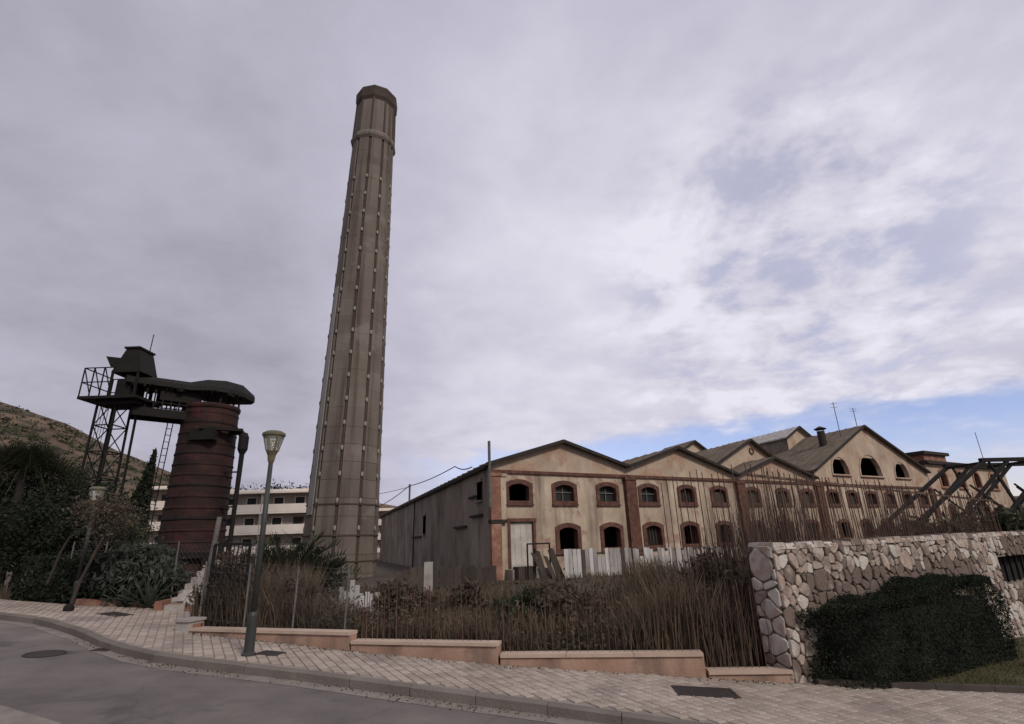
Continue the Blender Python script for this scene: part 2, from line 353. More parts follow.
# pavers ------------------------------------------------------------------------
def pavers():
    size = .155; th = math.radians(-14 + 45); c, s = math.cos(th), math.sin(th)
    me = None; items = []
    for i in range(-150, 150):
        for j in range(-150, 150):
            u, v = i*size, j*size
            x, y = u*c - v*s - 2, u*s + v*c + 9
            if not (-17 < x < 8.6): continue
            if y < yat(CURB, x) + .13 or y > yat(INNER, x) - .10: continue
            items.append((x, y))
    b0 = MB(); h = size/2 - .006; e = .012
    b0.add([(-h,-h,-.03),(h,-h,-.03),(h,h,-.03),(-h,h,-.03),(-h,-h,-e*.6),(h,-h,-e*.6),(h,h,-e*.6),(-h,h,-e*.6),(-h+e,-h+e,0),(h-e,-h+e,0),(h-e,h-e,0),(-h+e,h-e,0)],
           [(0,1,5,4),(1,2,6,5),(2,3,7,6),(3,0,4,7),(4,5,9,8),(5,6,10,9),(6,7,11,10),(7,4,8,11),(8,9,10,11)])
    def px_size(p):
        d = math.hypot(p[0], p[1]); ang = abs(p[0])/max(p[1], .1)
        return d + (50 if ang > 1.02 else 0)
    items.sort(key=px_size)
    me = bpy.data.meshes.new('paver'); me.from_pydata(b0.v, [], b0.f); me.materials.append(M['paver'])
    big = MB(); tilt = math.atan(-.06)
    for k, (x, y) in enumerate(items):
        z = hp(x, y) + random.uniform(-.003, .003)
        if k < 290:
            o = link('paver', me, pav); o.location = (x, y, z); o.rotation_euler = (0, -tilt, th)
        else:
            R = Matrix.Rotation(-tilt, 3, 'Y') @ Matrix.Rotation(th, 3, 'Z')
            big.add([R @ Vector(p) + Vector((x,y,z)) for p in b0.v], b0.f, random.uniform(-.22, .22))
    big.build('paver_field', M['paver'], pav, kind='stuff')
pavers()

# lids ----------------------------------------------------------------------------
def lid(px, py, w, d, rz, label, onroad=False, rnd=False, pat=True):
    r = ray(px, py); t = 1
    for _ in range(60):
        p = Vector((0,0,EYE)) + r*t; t += (p.z - hp(p.x,p.y) + (.131 if onroad else 0)) / -(r.z + .06*r.x) * .999
    p = Vector((0,0,EYE)) + r*t
    e = thing('manhole_lid' if rnd else 'drain_cover', label, 'manhole lid' if rnd else 'drain cover', (p.x,p.y,p.z+.004), rz)
    e.rotation_euler = (0, math.atan(.06), rz)
    f = MB()
    if rnd:
        f.lathe([(w*.5,-.02),(w*.5,.006),(w*.43,.006),(w*.43,-.02)], 24, closed=False); f.build('frame', M['iron_lid'], e)
        k = MB(); k.lathe([(w*.42,-.02),(w*.42,.003),(.01,.003)], 24, closed=False); k.build('cover', M['iron_lid'], e)
    else:
        t_ = .045
        for a in ((-w/2,w/2,-d/2,-d/2+t_),(-w/2,w/2,d/2-t_,d/2),(-w/2,-w/2+t_,-d/2+t_,d/2-t_),(w/2-t_,w/2,-d/2+t_,d/2-t_)): f.box(*a, -.02, .006)
        f.build('frame', M['iron_lid'], e)
        k = MB(); k.box(-w/2+t_+.004, w/2-t_-.004, -d/2+t_+.004, d/2-t_-.004, -.02, .002)
        for i in range(int(w/.06)): k.box(-w/2+t_+.02+i*.06, -w/2+t_+.045+i*.06, -d/2+t_+.02, d/2-t_-.02, .002, .006) if -w/2+t_+.045+i*.06 < w/2-t_-.01 else None
        k.build('cover', M['iron_lid'], e)
lid(705, 692, .86, .50, math.radians(-4), 'dark rectangular iron drain cover in the pavement near the stone wall')
lid(270, 653.5, .42, .32, math.radians(-14), 'small square iron cover beside the foot of the tall street lamp')
lid(115, 614.5, .8, .42, math.radians(-25), 'dark iron cover in the pavement by the far bend, before the bushes')
lid(45, 654, .62, .62, 0, 'round iron manhole lid in the asphalt of the road', True, True)
lid(102, 650, .3, .22, 0, 'little iron valve cover in the road beside the kerb bend', True)

# ---------------------------------------------------------------- low planter walls
SEG = [((-6.84,12.01),(-3.16,10.78),.24),((-3.12,10.77),(-.40,10.06),.10),((-.36,10.05),(2.96,9.65),-.07),((3.0,9.645),(4.30,9.53),-.33)]
PLAB = ['leftmost low orange planter wall, behind the tall street lamp','second low orange planter wall, just right of the lamp, stepping down to the next','longest low orange planter wall, below the brown weeds','shortest orange planter step, up against the stone wall']
for k, (a, b_, zt) in enumerate(SEG):
    a = Vector((*a,0)); b_ = Vector((*b_,0)); d = (b_-a); L_ = d.length; rz = math.atan2(d.y, d.x)
    t = thing('planter_wall', PLAB[k], 'planter wall', (a.x,a.y,zt), rz, 'low planter walls stepping down the pavement')
    zb = min(hp(*a.xy), hp(*b_.xy)) - .25 - zt
    w = MB(); w.box(0, L_, 0, .22, zb, -.05); w.build('wall', M['planter'], t)
    n = max(1, round(L_/1.2))
    for i in range(n):
        c = MB(); x0, x1 = i*L_/n+.004, (i+1)*L_/n-.004; c.box(x0, x1, -.03, .25, -.05, random.uniform(0,.004)); c.build('coping', M['coping'], t)
    if k == 0:
        p = MB(); p.box(-.36, -.01, -.05, .33, zb, .12); p.box(-.39, .02, -.08, .36, .12, .17); p.build('end_pier', M['concrete'], t)

# ---------------------------------------------------------------- factory halls
ZB = -1.2
B0 = at(489, 500, 32.0); B0 = Vector((B0.x, B0.y, 0))
FU = Vector((math.sin(math.radians(60)), math.cos(math.radians(60)), 0)); FN = Vector((-FU.y, FU.x, 0))   # along the front, into the building
DEP = Vector((math.sin(math.radians(10)), math.cos(math.radians(10)), 0))         # side walls in local axes
def arch_ring(w, h, rise, t, cx, z0, n=8):
    def cont(w, h, rise, zb):
        pts = [(-w/2, zb), (w/2, zb)]
        R = (w*w/4 + rise*rise) / (2*rise); cz = h - R; a0 = math.asin(min(1, w/2/R))
        for i in range(n+1):
            a = a0 - 2*a0*i/n; pts.append((R*math.sin(a), cz + R*math.cos(a)))
        return pts
    return [(cx+x, z0+z) for x, z in cont(w, h, rise, 0)], [(cx+x, z0+z) for x, z in cont(w+2*t, h+t, rise*(1+1.2*t/w), -t*.75)]
def window(parent, cx, z0, w, h, rise, t, kind, brick='brick', label=None):
    inn, out = arch_ring(w, h, rise, t, cx, z0); n = len(inn)
    b = MB(); vs = [(x,-.07,z) for x,z in inn] + [(x,-.07,z) for x,z in out] + [(x,.38,z) for x,z in inn] + [(x,.02,z) for x,z in out]
    fs = []
    for i in range(n):
        j = (i+1) % n
        fs += [(i,i+n,j+n,j), (i,j,j+2*n,i+2*n), (i+n,i+3*n,j+3*n,j+n)]
    b.add(vs, fs); f = b.build('window', M[brick], parent)
    if label: f['label'] = label
    hw_ = w/2+t*.62; zt_ = z0+h-rise*.2+t*.4; q = MB(); arc = [(min(max(x,cx-hw_),cx+hw_), z) for x, z in inn[2:]]
    arc = [(cx+hw_, arc[0][1])] + arc + [(cx-hw_, arc[-1][1])]
    for (xa, za), (xb, zb) in zip(arc, arc[1:]):
        if max(za, zb) < zt_: q.add([(xa,.012,za),(xa,.012,zt_),(xb,.012,zt_),(xb,.012,zb)], [(3,2,1,0)])
    if q.v: q.build('spandrel', M['stucco' if z0 < 5.7 else 'gable'], f)
    s = MB(); s.box(cx-w/2-t*1.1, cx+w/2+t*1.1, -.14, .0, z0-t*.75-.09, z0-t*.75); s.build('sill', M['brick'], f)
    if kind == 'empty': return
    if kind in ('sash', 'bars'):
        g_ = MB(); g_.add([(x,.30,z) for x,z in inn], [tuple(range(n))]); g_.build('pane', M['dark_glass'], f)
    k = MB(); zt = z0 + h
    if kind == 'sash':
        k.box(cx-.03, cx+.03, .22, .27, z0, zt-.02); k.box(cx-w/2, cx+w/2, .215, .265, z0+h*.52, z0+h*.52+.06); m_ = 'sash'
    elif kind == 'boarded':
        k.box(cx-w/2, cx+w/2, .2, .24, z0, z0+h*.8); m_ = 'dboard'
    else:
        for i in range(1, 5): k.box(cx-w/2+i*w/5-.02, cx-w/2+i*w/5+.02, .2, .24, z0, zt-rise*.4)
        m_ = 'rust_bar'
    k.build('sash' if kind == 'sash' else ('shutter' if kind == 'boarded' else 'window_bars'), M[m_], f)
def front_wall(s0, s1, roof_pts, holes, zsplit=5.7):
    """strips between every break; roof_pts: list of (s,z) of the roof line"""
    def top(s):
        for (a,za),(b,zb) in zip(roof_pts, roof_pts[1:]):
            if a <= s <= b: return za + (zb-za)*(s-a)/(b-a)
        return roof_pts[-1][1]
    xs = sorted(set([s0, s1] + [p[0] for p in roof_pts if s0 <= p[0] <= s1] + [h[0] for h in holes] + [h[1] for h in holes]))
    lo, hi = MB(), MB()
    for x0, x1 in zip(xs, xs[1:]):
        hs = sorted([h for h in holes if h[0] <= x0+1e-6 and h[1] >= x1-1e-6], key=lambda h: h[2])
        z = ZB; spans = []
        for h in hs: spans.append((z, h[2])); z = h[3]
        spans.append((z, None))
        for za, zb in spans:
            t0, t1 = (zb, zb) if zb is not None else (top(x0), top(x1))
            if za < zsplit:
                e0, e1 = min(t0, zsplit), min(t1, zsplit)
                lo.add([(x0,0,za),(x1,0,za),(x1,0,e1),(x0,0,e0)], [(0,1,2,3)])
            if t0 > zsplit or t1 > zsplit:
                q = max(za, zsplit); hi.add([(x0,0,q),(x1,0,q),(x1,0,max(q,t1)),(x0,0,max(q,t0))], [(0,1,2,3)])
    return lo, hi
def slope_roof(parent, a, b, depth, over=.35, name='roof', m='roof', nrib=40, thick=.14, start=0.0):
    """slab over the line a->b (s,z) running back along DEP; the ribs are corrugation geometry"""
    (sa, za), (sb, zb) = a, b
    v = MB(); off = -over
    p = [Vector((sa,0,za)) + DEP*(start+off), Vector((sb,0,zb)) + DEP*(start+off), Vector((sb,0,zb)) + DEP*depth, Vector((sa,0,za)) + DEP*depth]
    up = Vector((0,0,thick))
    v.add(p + [q+up for q in p], [(0,1,2,3),(7,6,5,4),(0,4,5,1),(1,5,6,2),(2,6,7,3),(3,7,4,0)])
    r = v.build(name, M[m], parent)
    k = MB(); dz = Vector((0,0,thick+.02))
    for i in range(1, nrib):
        t = i/nrib; q0 = p[0].lerp(p[3], t); q1 = p[1].lerp(p[2], t); k.beam(q0+dz, q1+dz, .10, .07)
    k.build('roof_rib', M[m], r, kind='stuff')
    f = MB(); f.beam(p[0]+up*.4-Vector((0,.05,0)), p[1]+up*.4-Vector((0,.05,0)), .10, .20); f.build('bargeboard', M['eave'], parent)
    return r
def hall(label, s0, s1, zeL, apex, zeR, depth, wins, extra_holes=(), rot=None):
    o = B0 + FU*s0
    e = thing('factory_hall', label, 'factory hall', o, math.radians(30), 'gabled halls of the disused factory')
    L_ = s1-s0; ap = (apex[0]-s0, apex[1]); roof = [(0,zeL), ap, (L_,zeR)]
    holes = []
    for (c, z0, w, h, rise, t, kind, br) in wins: holes.append((c-s0-w/2-t*.5, c-s0+w/2+t*.5, z0-t*.4, z0+h-rise*.2+t*.35))
    holes += [(a-s0, b-s0, c, d) for a, b, c, d in extra_holes]
    lo, hi = front_wall(0, L_, roof, holes)
    lo.build('wall', M['stucco'], e); hi.build('gable_wall', M['gable'], e)
    for (c, z0, w, h, rise, t, kind, br) in wins: window(e, c-s0, z0, w, h, rise, t, kind, br)
    sc = MB(); sc.box(.0, L_, -.12, .02, 5.66, 5.86); sc.build('string_course', M['brick'], e)
    slope_roof(e, (-.25, zeL-.05), ap, depth); slope_roof(e, ap, (L_+.02, zeR), depth)
    # interior floor, back and side walls keep the rooms dark
    bk = MB(); A_, B_ = Vector((0,0,0))+DEP*depth, Vector((L_,0,0))+DEP*depth
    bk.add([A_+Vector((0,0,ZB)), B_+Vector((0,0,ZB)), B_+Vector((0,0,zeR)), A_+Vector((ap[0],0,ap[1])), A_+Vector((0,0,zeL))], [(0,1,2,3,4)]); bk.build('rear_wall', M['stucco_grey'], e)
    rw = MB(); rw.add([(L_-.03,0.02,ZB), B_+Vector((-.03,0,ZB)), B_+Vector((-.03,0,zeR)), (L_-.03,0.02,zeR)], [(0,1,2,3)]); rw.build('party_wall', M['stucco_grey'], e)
    return e
U = lambda c, k='sash': (c, 4.05, 1.42, 1.02, .2, .27, k, 'brick')
Lw = lambda c, k='empty': (c, 1.15, 1.40, 1.30, .2, .27, k, 'brick')
h1 = hall('left end hall of the factory with grey whitewashed door and the long dark side wall', 0, 10.9, 6.12, (5.42,7.80), 6.35, 58,
          [U(2.05,'empty'), U(5.45), U(8.98), Lw(5.55), Lw(9.05)], [(1.3,3.05,.25,2.85)])
h2 = hall('second gabled factory hall from the left, three upper windows behind the pale hoarding', 10.93, 22.4, 6.35, (15.9,7.98), 6.12, 56,
          [U(12.7), U(16.5,'bars'), U(20.0,'boarded'), Lw(12.75,'bars'), Lw(16.35), Lw(20.0)])
h3 = hall('third gabled factory hall, with a taller gabled roof rising behind it', 22.43, 33.0, 6.12, (27.3,7.75), 6.15, 50,
          [U(24.0,'boarded'), U(27.9,'boarded'), U(31.3,'boarded'), Lw(23.9), Lw(27.6), Lw(31.2)])
def A4(c, w, h, z0=6.75): return (c, z0, w, h, w*.5, .16, 'empty', 'gable')
h4 = hall('tallest factory hall with three big arched windows under its gable', 33.05, 54.0, 6.9, (42.9,11.7), 7.35, 40,
          [U(35.2,'bars'), U(38.3,'boarded'), U(41.6,'bars'), U(45.0,'boarded'), U(48.4,'bars'), U(51.6,'boarded')]
          + [Lw(36.0), Lw(39.6), Lw(43.2), Lw(46.8), Lw(50.4)] + [A4(37.4,2.7,1.62), A4(42.7,3.9,2.1), A4(48.6,2.7,1.62)])
# brick piers between the bays
def pier(e, s_local, w, z1, m='brick', pro=.30, name='brick_pier'):
    b = MB(); b.box(s_local-w/2, s_local+w/2, -pro, .0, ZB, z1); b.box(s_local-w/2-.07, s_local+w/2+.07, -pro-.07, .0, z1, z1+.18)
    b.build(name, M[m], e)
pier(h1, .32, .66, 5.45, 'brick_pale'); pier(h1, .92, .36, 5.45, 'stucco', .14, 'stucco_pier')
pier(h2, -.02, .95, 5.5); pier(h3, .0, .95, 5.5); pier(h4, .0, 1.0, 5.5); pier(h4, 20.6, .8, 5.5)
bnd = MB(); bnd.box(-.08, 1.0, -.36, -.02, 2.75, 2.95); bnd.build('pier_band', M['eave'], h1)
# white door in hall 1 with brick edges and lintel
d = MB(); d.box(1.36, 2.98, .12, .18, .25, 2.78); dd = d.build('door', M['door'], h1, )
fr = MB(); fr.box(1.2,1.38,-.05,.2,.25,2.9); fr.box(2.96,3.14,-.05,.2,.25,2.9); fr.box(1.15,3.2,-.07,.2,2.82,3.02); fr.build('door_frame', M['brick'], dd)
for i in range(1,4):
    k = MB(); k.box(1.36+i*.405-.012, 1.36+i*.405+.012, .10, .125, .27, 2.76); k.build('batten', M['door'], dd)
st = MB(); st.box(.9, 3.6, -1.0, -.02, -1.1, .2); st.build('door_step', M['stucco_grey'], h1)
# side wall of hall 1
def side_wall():
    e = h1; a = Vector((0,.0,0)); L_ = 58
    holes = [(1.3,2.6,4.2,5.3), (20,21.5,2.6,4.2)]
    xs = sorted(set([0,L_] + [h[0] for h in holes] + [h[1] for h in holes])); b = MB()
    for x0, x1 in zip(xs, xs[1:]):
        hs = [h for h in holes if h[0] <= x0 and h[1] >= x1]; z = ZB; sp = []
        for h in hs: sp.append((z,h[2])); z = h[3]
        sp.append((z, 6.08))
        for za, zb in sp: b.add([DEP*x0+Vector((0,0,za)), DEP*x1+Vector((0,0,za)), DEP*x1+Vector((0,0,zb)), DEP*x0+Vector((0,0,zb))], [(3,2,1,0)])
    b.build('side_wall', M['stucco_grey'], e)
    nrm = Vector((-DEP.y, DEP.x, 0))
    for h in holes:
        f = MB(); p0, p1 = DEP*h[0], DEP*h[1]
        f.beam(p0+Vector((0,0,h[3]+.1))+nrm*.04, p1+Vector((0,0,h[3]+.1))+nrm*.04, .2, .2); f.beam(p0+Vector((0,0,h[2]-.06))+nrm*.05, p1+Vector((0,0,h[2]-.06))+nrm*.05, .2, .12)
        w_ = f.build('side_window', M['stucco_grey'], e)
        q = MB(); z_ = -nrm*.25; q.add([p0+z_+Vector((0,0,h[2])), p1+z_+Vector((0,0,h[2])), p1+z_+Vector((0,0,h[3])), p0+z_+Vector((0,0,h[3]))], [(0,1,2,3)]); q.build('pane', M['dark_glass'], w_)
    for (x, z, l) in ((2.6,4.5,1.5),(1.2,3.3,2.6),(5.0,2.75,3.2),(22,2.4,5)):
        k = MB(); k.beam(DEP*x+Vector((0,0,z))+nrm*.1, DEP*(x+l)+Vector((0,0,z))+nrm*.12, .14, .14); k.build('bracket_beam', M['eave'], e)
    k = MB(); k.beam(DEP*0+Vector((0,0,6.02))+nrm*.2, DEP*L_+Vector((0,0,6.02))+nrm*.2, .12, .2); k.build('gutter', M['eave'], e)
    for x in (26,):
        k = MB(); k.tube([DEP*x+nrm*.12+Vector((0,0,ZB)), DEP*x+nrm*.12+Vector((0,0,5.95))], .06, 6); k.build('downpipe', M['eave'], e)
side_wall()
# taller roof behind hall 3 and the little ones further back
def loft(label, s0, s1, back, ze, apex, depth, m='gable', medal=False):
    e = thing('roof_loft', label, 'roof loft', B0 + FU*s0 + FN*back, math.radians(30), 'lofts rising behind the factory front')
    L_ = s1-s0; ap = (apex[0]-s0, apex[1])
    w = MB(); w.add([(0,0,5.2),(L_,0,5.2),(L_,0,ze),(ap[0],0,ap[1]),(0,0,ze)], [(0,1,2,3,4)]); w.build('gable_wall', M[m], e)
    for x in (0.02, L_-.02):
        w = MB(); w.add([Vector((x,0,5.2)), Vector((x,0,5.2))+DEP*depth, Vector((x,0,ze))+DEP*depth, Vector((x,0,ze))], [(0,1,2,3)]); w.build('side_wall', M['stucco_grey'], e)
    slope_roof(e, (-.4, ze-.1), ap, depth, nrib=18); slope_roof(e, ap, (L_+.4, ze-.1), depth, nrib=18)
    if medal:
        k = MB(); k.lathe([(.34,0),(.34,.1),(.22,.1),(.22,0)], 14, closed=False)
        o = k.build('round_vent', M['brick'], e); o.rotation_euler = (math.pi/2,0,0); o.location = (ap[0]+.2, .01, ap[1]-.95)
    return e
loft('tall gabled loft with a round vent behind the third hall', 23.4, 34.2, 3.2, 7.2, (29.0,9.95), 16, medal=True)
loft('small far gable peeping over the roof of the second hall', 33.4, 39.0, 16, 10.9, (36.2,12.5), 6)
# clerestory and chimney pot on the tall hall (rest on its left roof slope)
def clerestory():
    e = thing('roof_clerestory', 'pale glazed clerestory on the left roof slope of the tall hall', 'clerestory', B0 + FU*41.0 + FN*7.0, math.radians(30))
    w, ze, za, dp = 4.6, 11.7, 13.0, 12
    b = MB(); b.add([(0,0,7.2),(w,0,7.2),(w,0,ze),(w/2,0,za),(0,0,ze)], [(0,1,2,3,4)]); b.build('gable_wall', M['gable'], e)
    b = MB(); b.add([Vector((0,0,7.2)), DEP*dp+Vector((0,0,7.2)), DEP*dp+Vector((0,0,ze)), Vector((0,0,ze))], [(3,2,1,0)]); b.build('side_wall', M['stucco_grey'], e)
    b = MB(); b.add([Vector((w,0,7.2)), DEP*dp+Vector((w,0,7.2)), DEP*dp+Vector((w,0,ze)), Vector((w,0,ze))], [(0,1,2,3)]); b.build('side_wall', M['stucco_grey'], e)
    slope_roof(e, (-.35,ze-.1), (w/2,za), dp, nrib=14, m='board'); slope_roof(e, (w/2,za), (w+.35,ze-.1), dp, nrib=14, m='board')
    for i in range(5):
        p = MB(); q = DEP*(1+i*2.1)+Vector((-.03,0,0)); p.add([q+Vector((0,0,9.3)), q+DEP*1.6+Vector((0,0,9.3)), q+DEP*1.6+Vector((0,0,10.3)), q+Vector((0,0,10.3))], [(3,2,1,0)]); p.build('pane', M['dark_glass'], e)
clerestory()
t = thing('roof_flue', 'short black flue with a cap on the roof ridge of the tall hall', 'flue', B0 + FU*39.4 + FN*2.2 + Vector((0,0,9.9)), math.radians(30))
b = MB(); b.lathe([(.36,-.6),(.36,1.5)], 12); b.build('pipe', M['eave'], t)
b = MB(); b.lathe([(.55,1.68),(.60,1.76),(.08,2.02)], 12); [b.beam((math.cos(a)*.33,math.sin(a)*.33,1.45),(math.cos(a)*.38,math.sin(a)*.38,1.7),.05) for a in (0,1.6,3.1,4.7)]; b.build('cap', M['eave'], t)
def dormer_hole():
    b = MB(); b.box(-.25,.25,-.02,.5,-.5,.5); return b
# annexe to the right
def annexe():
    e = thing('factory_annexe', 'flat-topped annexe with arched openings right of the tall hall', 'annexe', B0 + FU*54.1, math.radians(30))
    L_ = 20.5; wins = [(3.4,6.05,1.5,1.75,.6,.3,'empty','brick_pale'),(7.6,6.05,1.5,1.75,.6,.3,'empty','brick_pale'),(11.8,6.05,1.5,1.75,.6,.3,'empty','brick_pale'),(16.2,6.05,1.5,1.75,.6,.3,'empty','brick_pale')]
    wins += [(c,2.2,1.4,1.7,.4,.3,'empty','brick') for c in (3.4,7.6,11.8,16.2)]
    holes = [(c-w/2-.15, c+w/2+.15, z0-.12, z0+h-r*.2+.1) for c,z0,w,h,r,t_,k,m_ in wins]
    lo, hi = front_wall(0, L_, [(0,8.4),(L_,8.4)], holes); lo.build('wall', M['stucco'], e); hi.build('upper_wall', M['gable'], e)
    for c,z0,w,h,r,t_,k,m_ in wins: window(e, c, z0, w, h, r, t_, k, m_)
    b = MB(); b.box(-.1, L_+.3, -.45, .3, 8.4, 8.62); b.box(-.1, L_+.2, -.3, .3, 8.62, 8.8); b.build('cornice', M['eave'], e)
    b = MB(); b.box(0, L_, .02, 14, 8.2, 8.38); b.build('roof', M['roof'], e)
    for x in (0.01, L_):
        b = MB(); b.add([(x,0.02,ZB),(x,14,ZB),(x,14,8.2),(x,0.02,8.2)], [(0,1,2,3)]); b.build('side_wall', M['stucco_grey'], e)
    b = MB(); b.add([(0,14,ZB),(L_,14,ZB),(L_,14,8.2),(0,14,8.2)], [(0,1,2,3)]); b.build('rear_wall', M['stucco_grey'], e)
    b = MB(); b.box(1.2, 6.4, .4, 5, 8.8, 9.6); b.build('roof_hut', M['brick_pale'], e)
    b = MB(); b.box(.8, 6.8, .1, 5.4, 9.6, 9.95); b.build('hut_roof', M['eave'], e)
annexe()

# roof antennas and cable posts
def mast(px, py0, py1, Y, label, arms=0, cat='antenna', r=.035):
    a = at(px, py0, Y); top = at(px, py1, Y).z
    t = thing('roof_antenna' if cat == 'antenna' else 'cable_post', label, cat, a)
    b = MB(); b.tube([(0,0,-.4),(0,0,top-a.z)], r, 6); b.build('mast', M['wire'] if cat == 'antenna' else M['post'], t)
    for k in range(arms):
        z = (top-a.z)*(.95-.12*k); q = MB(); q.beam((-.35,0,z),(.35,0,z),.03); q.build('crossbar', M['wire'], t)
mast(840, 433, 402, 53, 'thin aerial just left of the tall gable peak', 2)
mast(857, 426, 408, 53.5, 'short aerial on the very peak of the tall gable', 2)
mast(985, 464, 432, 60, 'long thin aerial above the annexe cornice at the right', 0)
mast(490, 500, 441, 31.6, 'grey vent post standing against the left corner of the factory', 0, 'post', .09)
mast(409, 512, 484, 62, 'small post on the eave of the dark side wall carrying a cable', 0, 'post', .12)
def cable(pts, label, r=.02, sag=.0):
    out = []
    for a, b in zip(pts, pts[1:]):
        for k in range(8):
            t = k/8; p = a.lerp(b, t); p.z -= sag*4*t*(1-t); out.append(p)
    out.append(pts[-1]); b = MB(); b.tube(out, r, 5); tag(b.build('cable', M['wire']), label, 'cable')
cable([at(376,508,66), at(409,486,62), at(455,466.5,45), at(472,467,38)], 'slack cable from the eave post up to the roof edge', .045, .2)
cable([at(322,500,60), at(409,487,62)], 'thin cable passing behind the chimney to the eave post', .03, .3)

# ---------------------------------------------------------------- brick chimney stack
def chimney():
    base = Vector((-13.55, 42.2, -1.5))
    t = thing('factory_chimney', 'very tall tapering octagonal chimney with pale studs along its seams', 'chimney', base, math.radians(9)); t.rotation_euler = (0, .0125, math.radians(25.4))
    H, r0, r1 = 46.6, 2.86, 1.86
    R = lambda z: r0 + (r1-r0)*z/H
    b = MB(); b.lathe([(R(0)-.1,0),(R(H)-.1,H)], 10, closed=False); b.build('core', M['chimney_dark'], t)
    n = 10; ztop = H-6.3; zs = np.concatenate([np.linspace(0, 12, 10), np.linspace(12, ztop, 19)[1:]])
    for k in range(n):
        a0, a1 = 2*math.pi*k/n, 2*math.pi*(k+1)/n
        for za, zb in zip(zs, zs[1:]):
            gj = .012 if za < 11 else .004; za_, zb_ = za+gj, zb-gj
            c = MB(); vs = []; pr = random.uniform(0,.02)
            for z in (za_, zb_):
                r = R(z)+pr
                p, q = Vector((r*math.cos(a0), r*math.sin(a0), z)), Vector((r*math.cos(a1), r*math.sin(a1), z))
                d_ = (q-p); m_ = .15/d_.length
                p2, q2 = p+d_*m_, q-d_*m_
                i = Vector((-(math.cos((a0+a1)/2)), -math.sin((a0+a1)/2), 0))*.16
                vs += [p2, q2, q2+i, p2+i]
            c.add(vs, [(3,2,1,0),(4,5,6,7),(0,1,5,4),(1,2,6,5),(3,0,4,7),(2,3,7,6)])
            c.build('panel', M['chimney'], t)
    # crown
    b = MB(); b.lathe([(R(ztop)+.02,ztop),(R(ztop)+.18,ztop+.25),(R(ztop)+.20,ztop+.5),(R(ztop)+.05,ztop+.85)], 10, closed=False); b.build('collar', M['chimney'], t)
    b = MB(); b.lathe([(R(ztop),ztop+.85),(R(H)+.02,H-1.5)], 10, closed=False); b.build('neck', M['chimney'], t)
    b = MB(); b.lathe([(R(H)+.02,H-1.5),(R(H)+.20,H-1.1),(R(H)+.23,H-.1),(R(H)+.12,H+.1),(R(H)-.3,H+.1),(R(H)-.35,H-2)], 10, closed=False); b.build('crown_ring', M['chimney_dark'], t)
    b = MB(); b.lathe([(R(H)-.36,H-1.2),(.02,H-1.2)], 10, closed=False); b.build('dark_flue_disc', M['dark'], t)  # near-black disc added across the flue as its dark interior
    for k in range(10):                                 # ribs under the crown
        a = 2*math.pi*k/10; b = MB(); b.beam((R(ztop)*math.cos(a)*1.005, R(ztop)*math.sin(a)*1.005, ztop+.8),(R(H)*math.cos(a)*1.02, R(H)*math.sin(a)*1.02, H-1.4),.16,.16); b.build('corner_rib', M['chimney_dark'], t)
    pm = MB(); pm.lathe([(.13,-.03),(.13,.02),(.05,.05)], 8); me = bpy.data.meshes.new('stud'); me.from_pydata(pm.v, [], pm.f); me.materials.append(M['plate'])
    for k in range(10):
        a = 2*math.pi*k/n
        for z in np.arange(4.5, 37.5, 1.95):
            o = link('stud', me, t); r = R(z)-.02; o.location = (r*math.cos(a), r*math.sin(a), z); o.rotation_euler = (0, math.pi/2, a); o.scale = (1.5,.8,1)
    # pale repair strip and rusty conduit up the left faces
    a = math.radians(9); 
    for k, (ang, w, m_, z0, z1) in enumerate(((math.radians(-162), .9, 'band_pale', 5.5, 24.5),)):
        b = MB(); r = lambda z: R(z)*math.cos(math.pi/10)+.03
        tx = Vector((-math.sin(ang), math.cos(ang), 0)); nr = Vector((math.cos(ang), math.sin(ang), 0))
        vs = []
        for z in (z0, z1):
            ww = w*(1 - .4*(z-z0)/(z1-z0)); c_ = nr*r(z)+Vector((0,0,z))
            vs += [c_-tx*ww/2, c_+tx*ww/2, c_+tx*ww/2+nr*.05, c_-tx*ww/2+nr*.05]
        b.add(vs, [(3,2,1,0),(4,5,6,7),(0,1,5,4),(1,2,6,5),(2,3,7,6),(3,0,4,7)]); b.build('repair_strip', M[m_], t)
    for z in (2.2, 4.0, 6.2):
        b = MB(); r = R(z)+.03; b.lathe([(r,z-.05),(r+.03,z-.05),(r+.03,z+.05),(r,z+.05)], 10, closed=False); b.build('steel_band', M['chimney_dark'], t)
chimney()

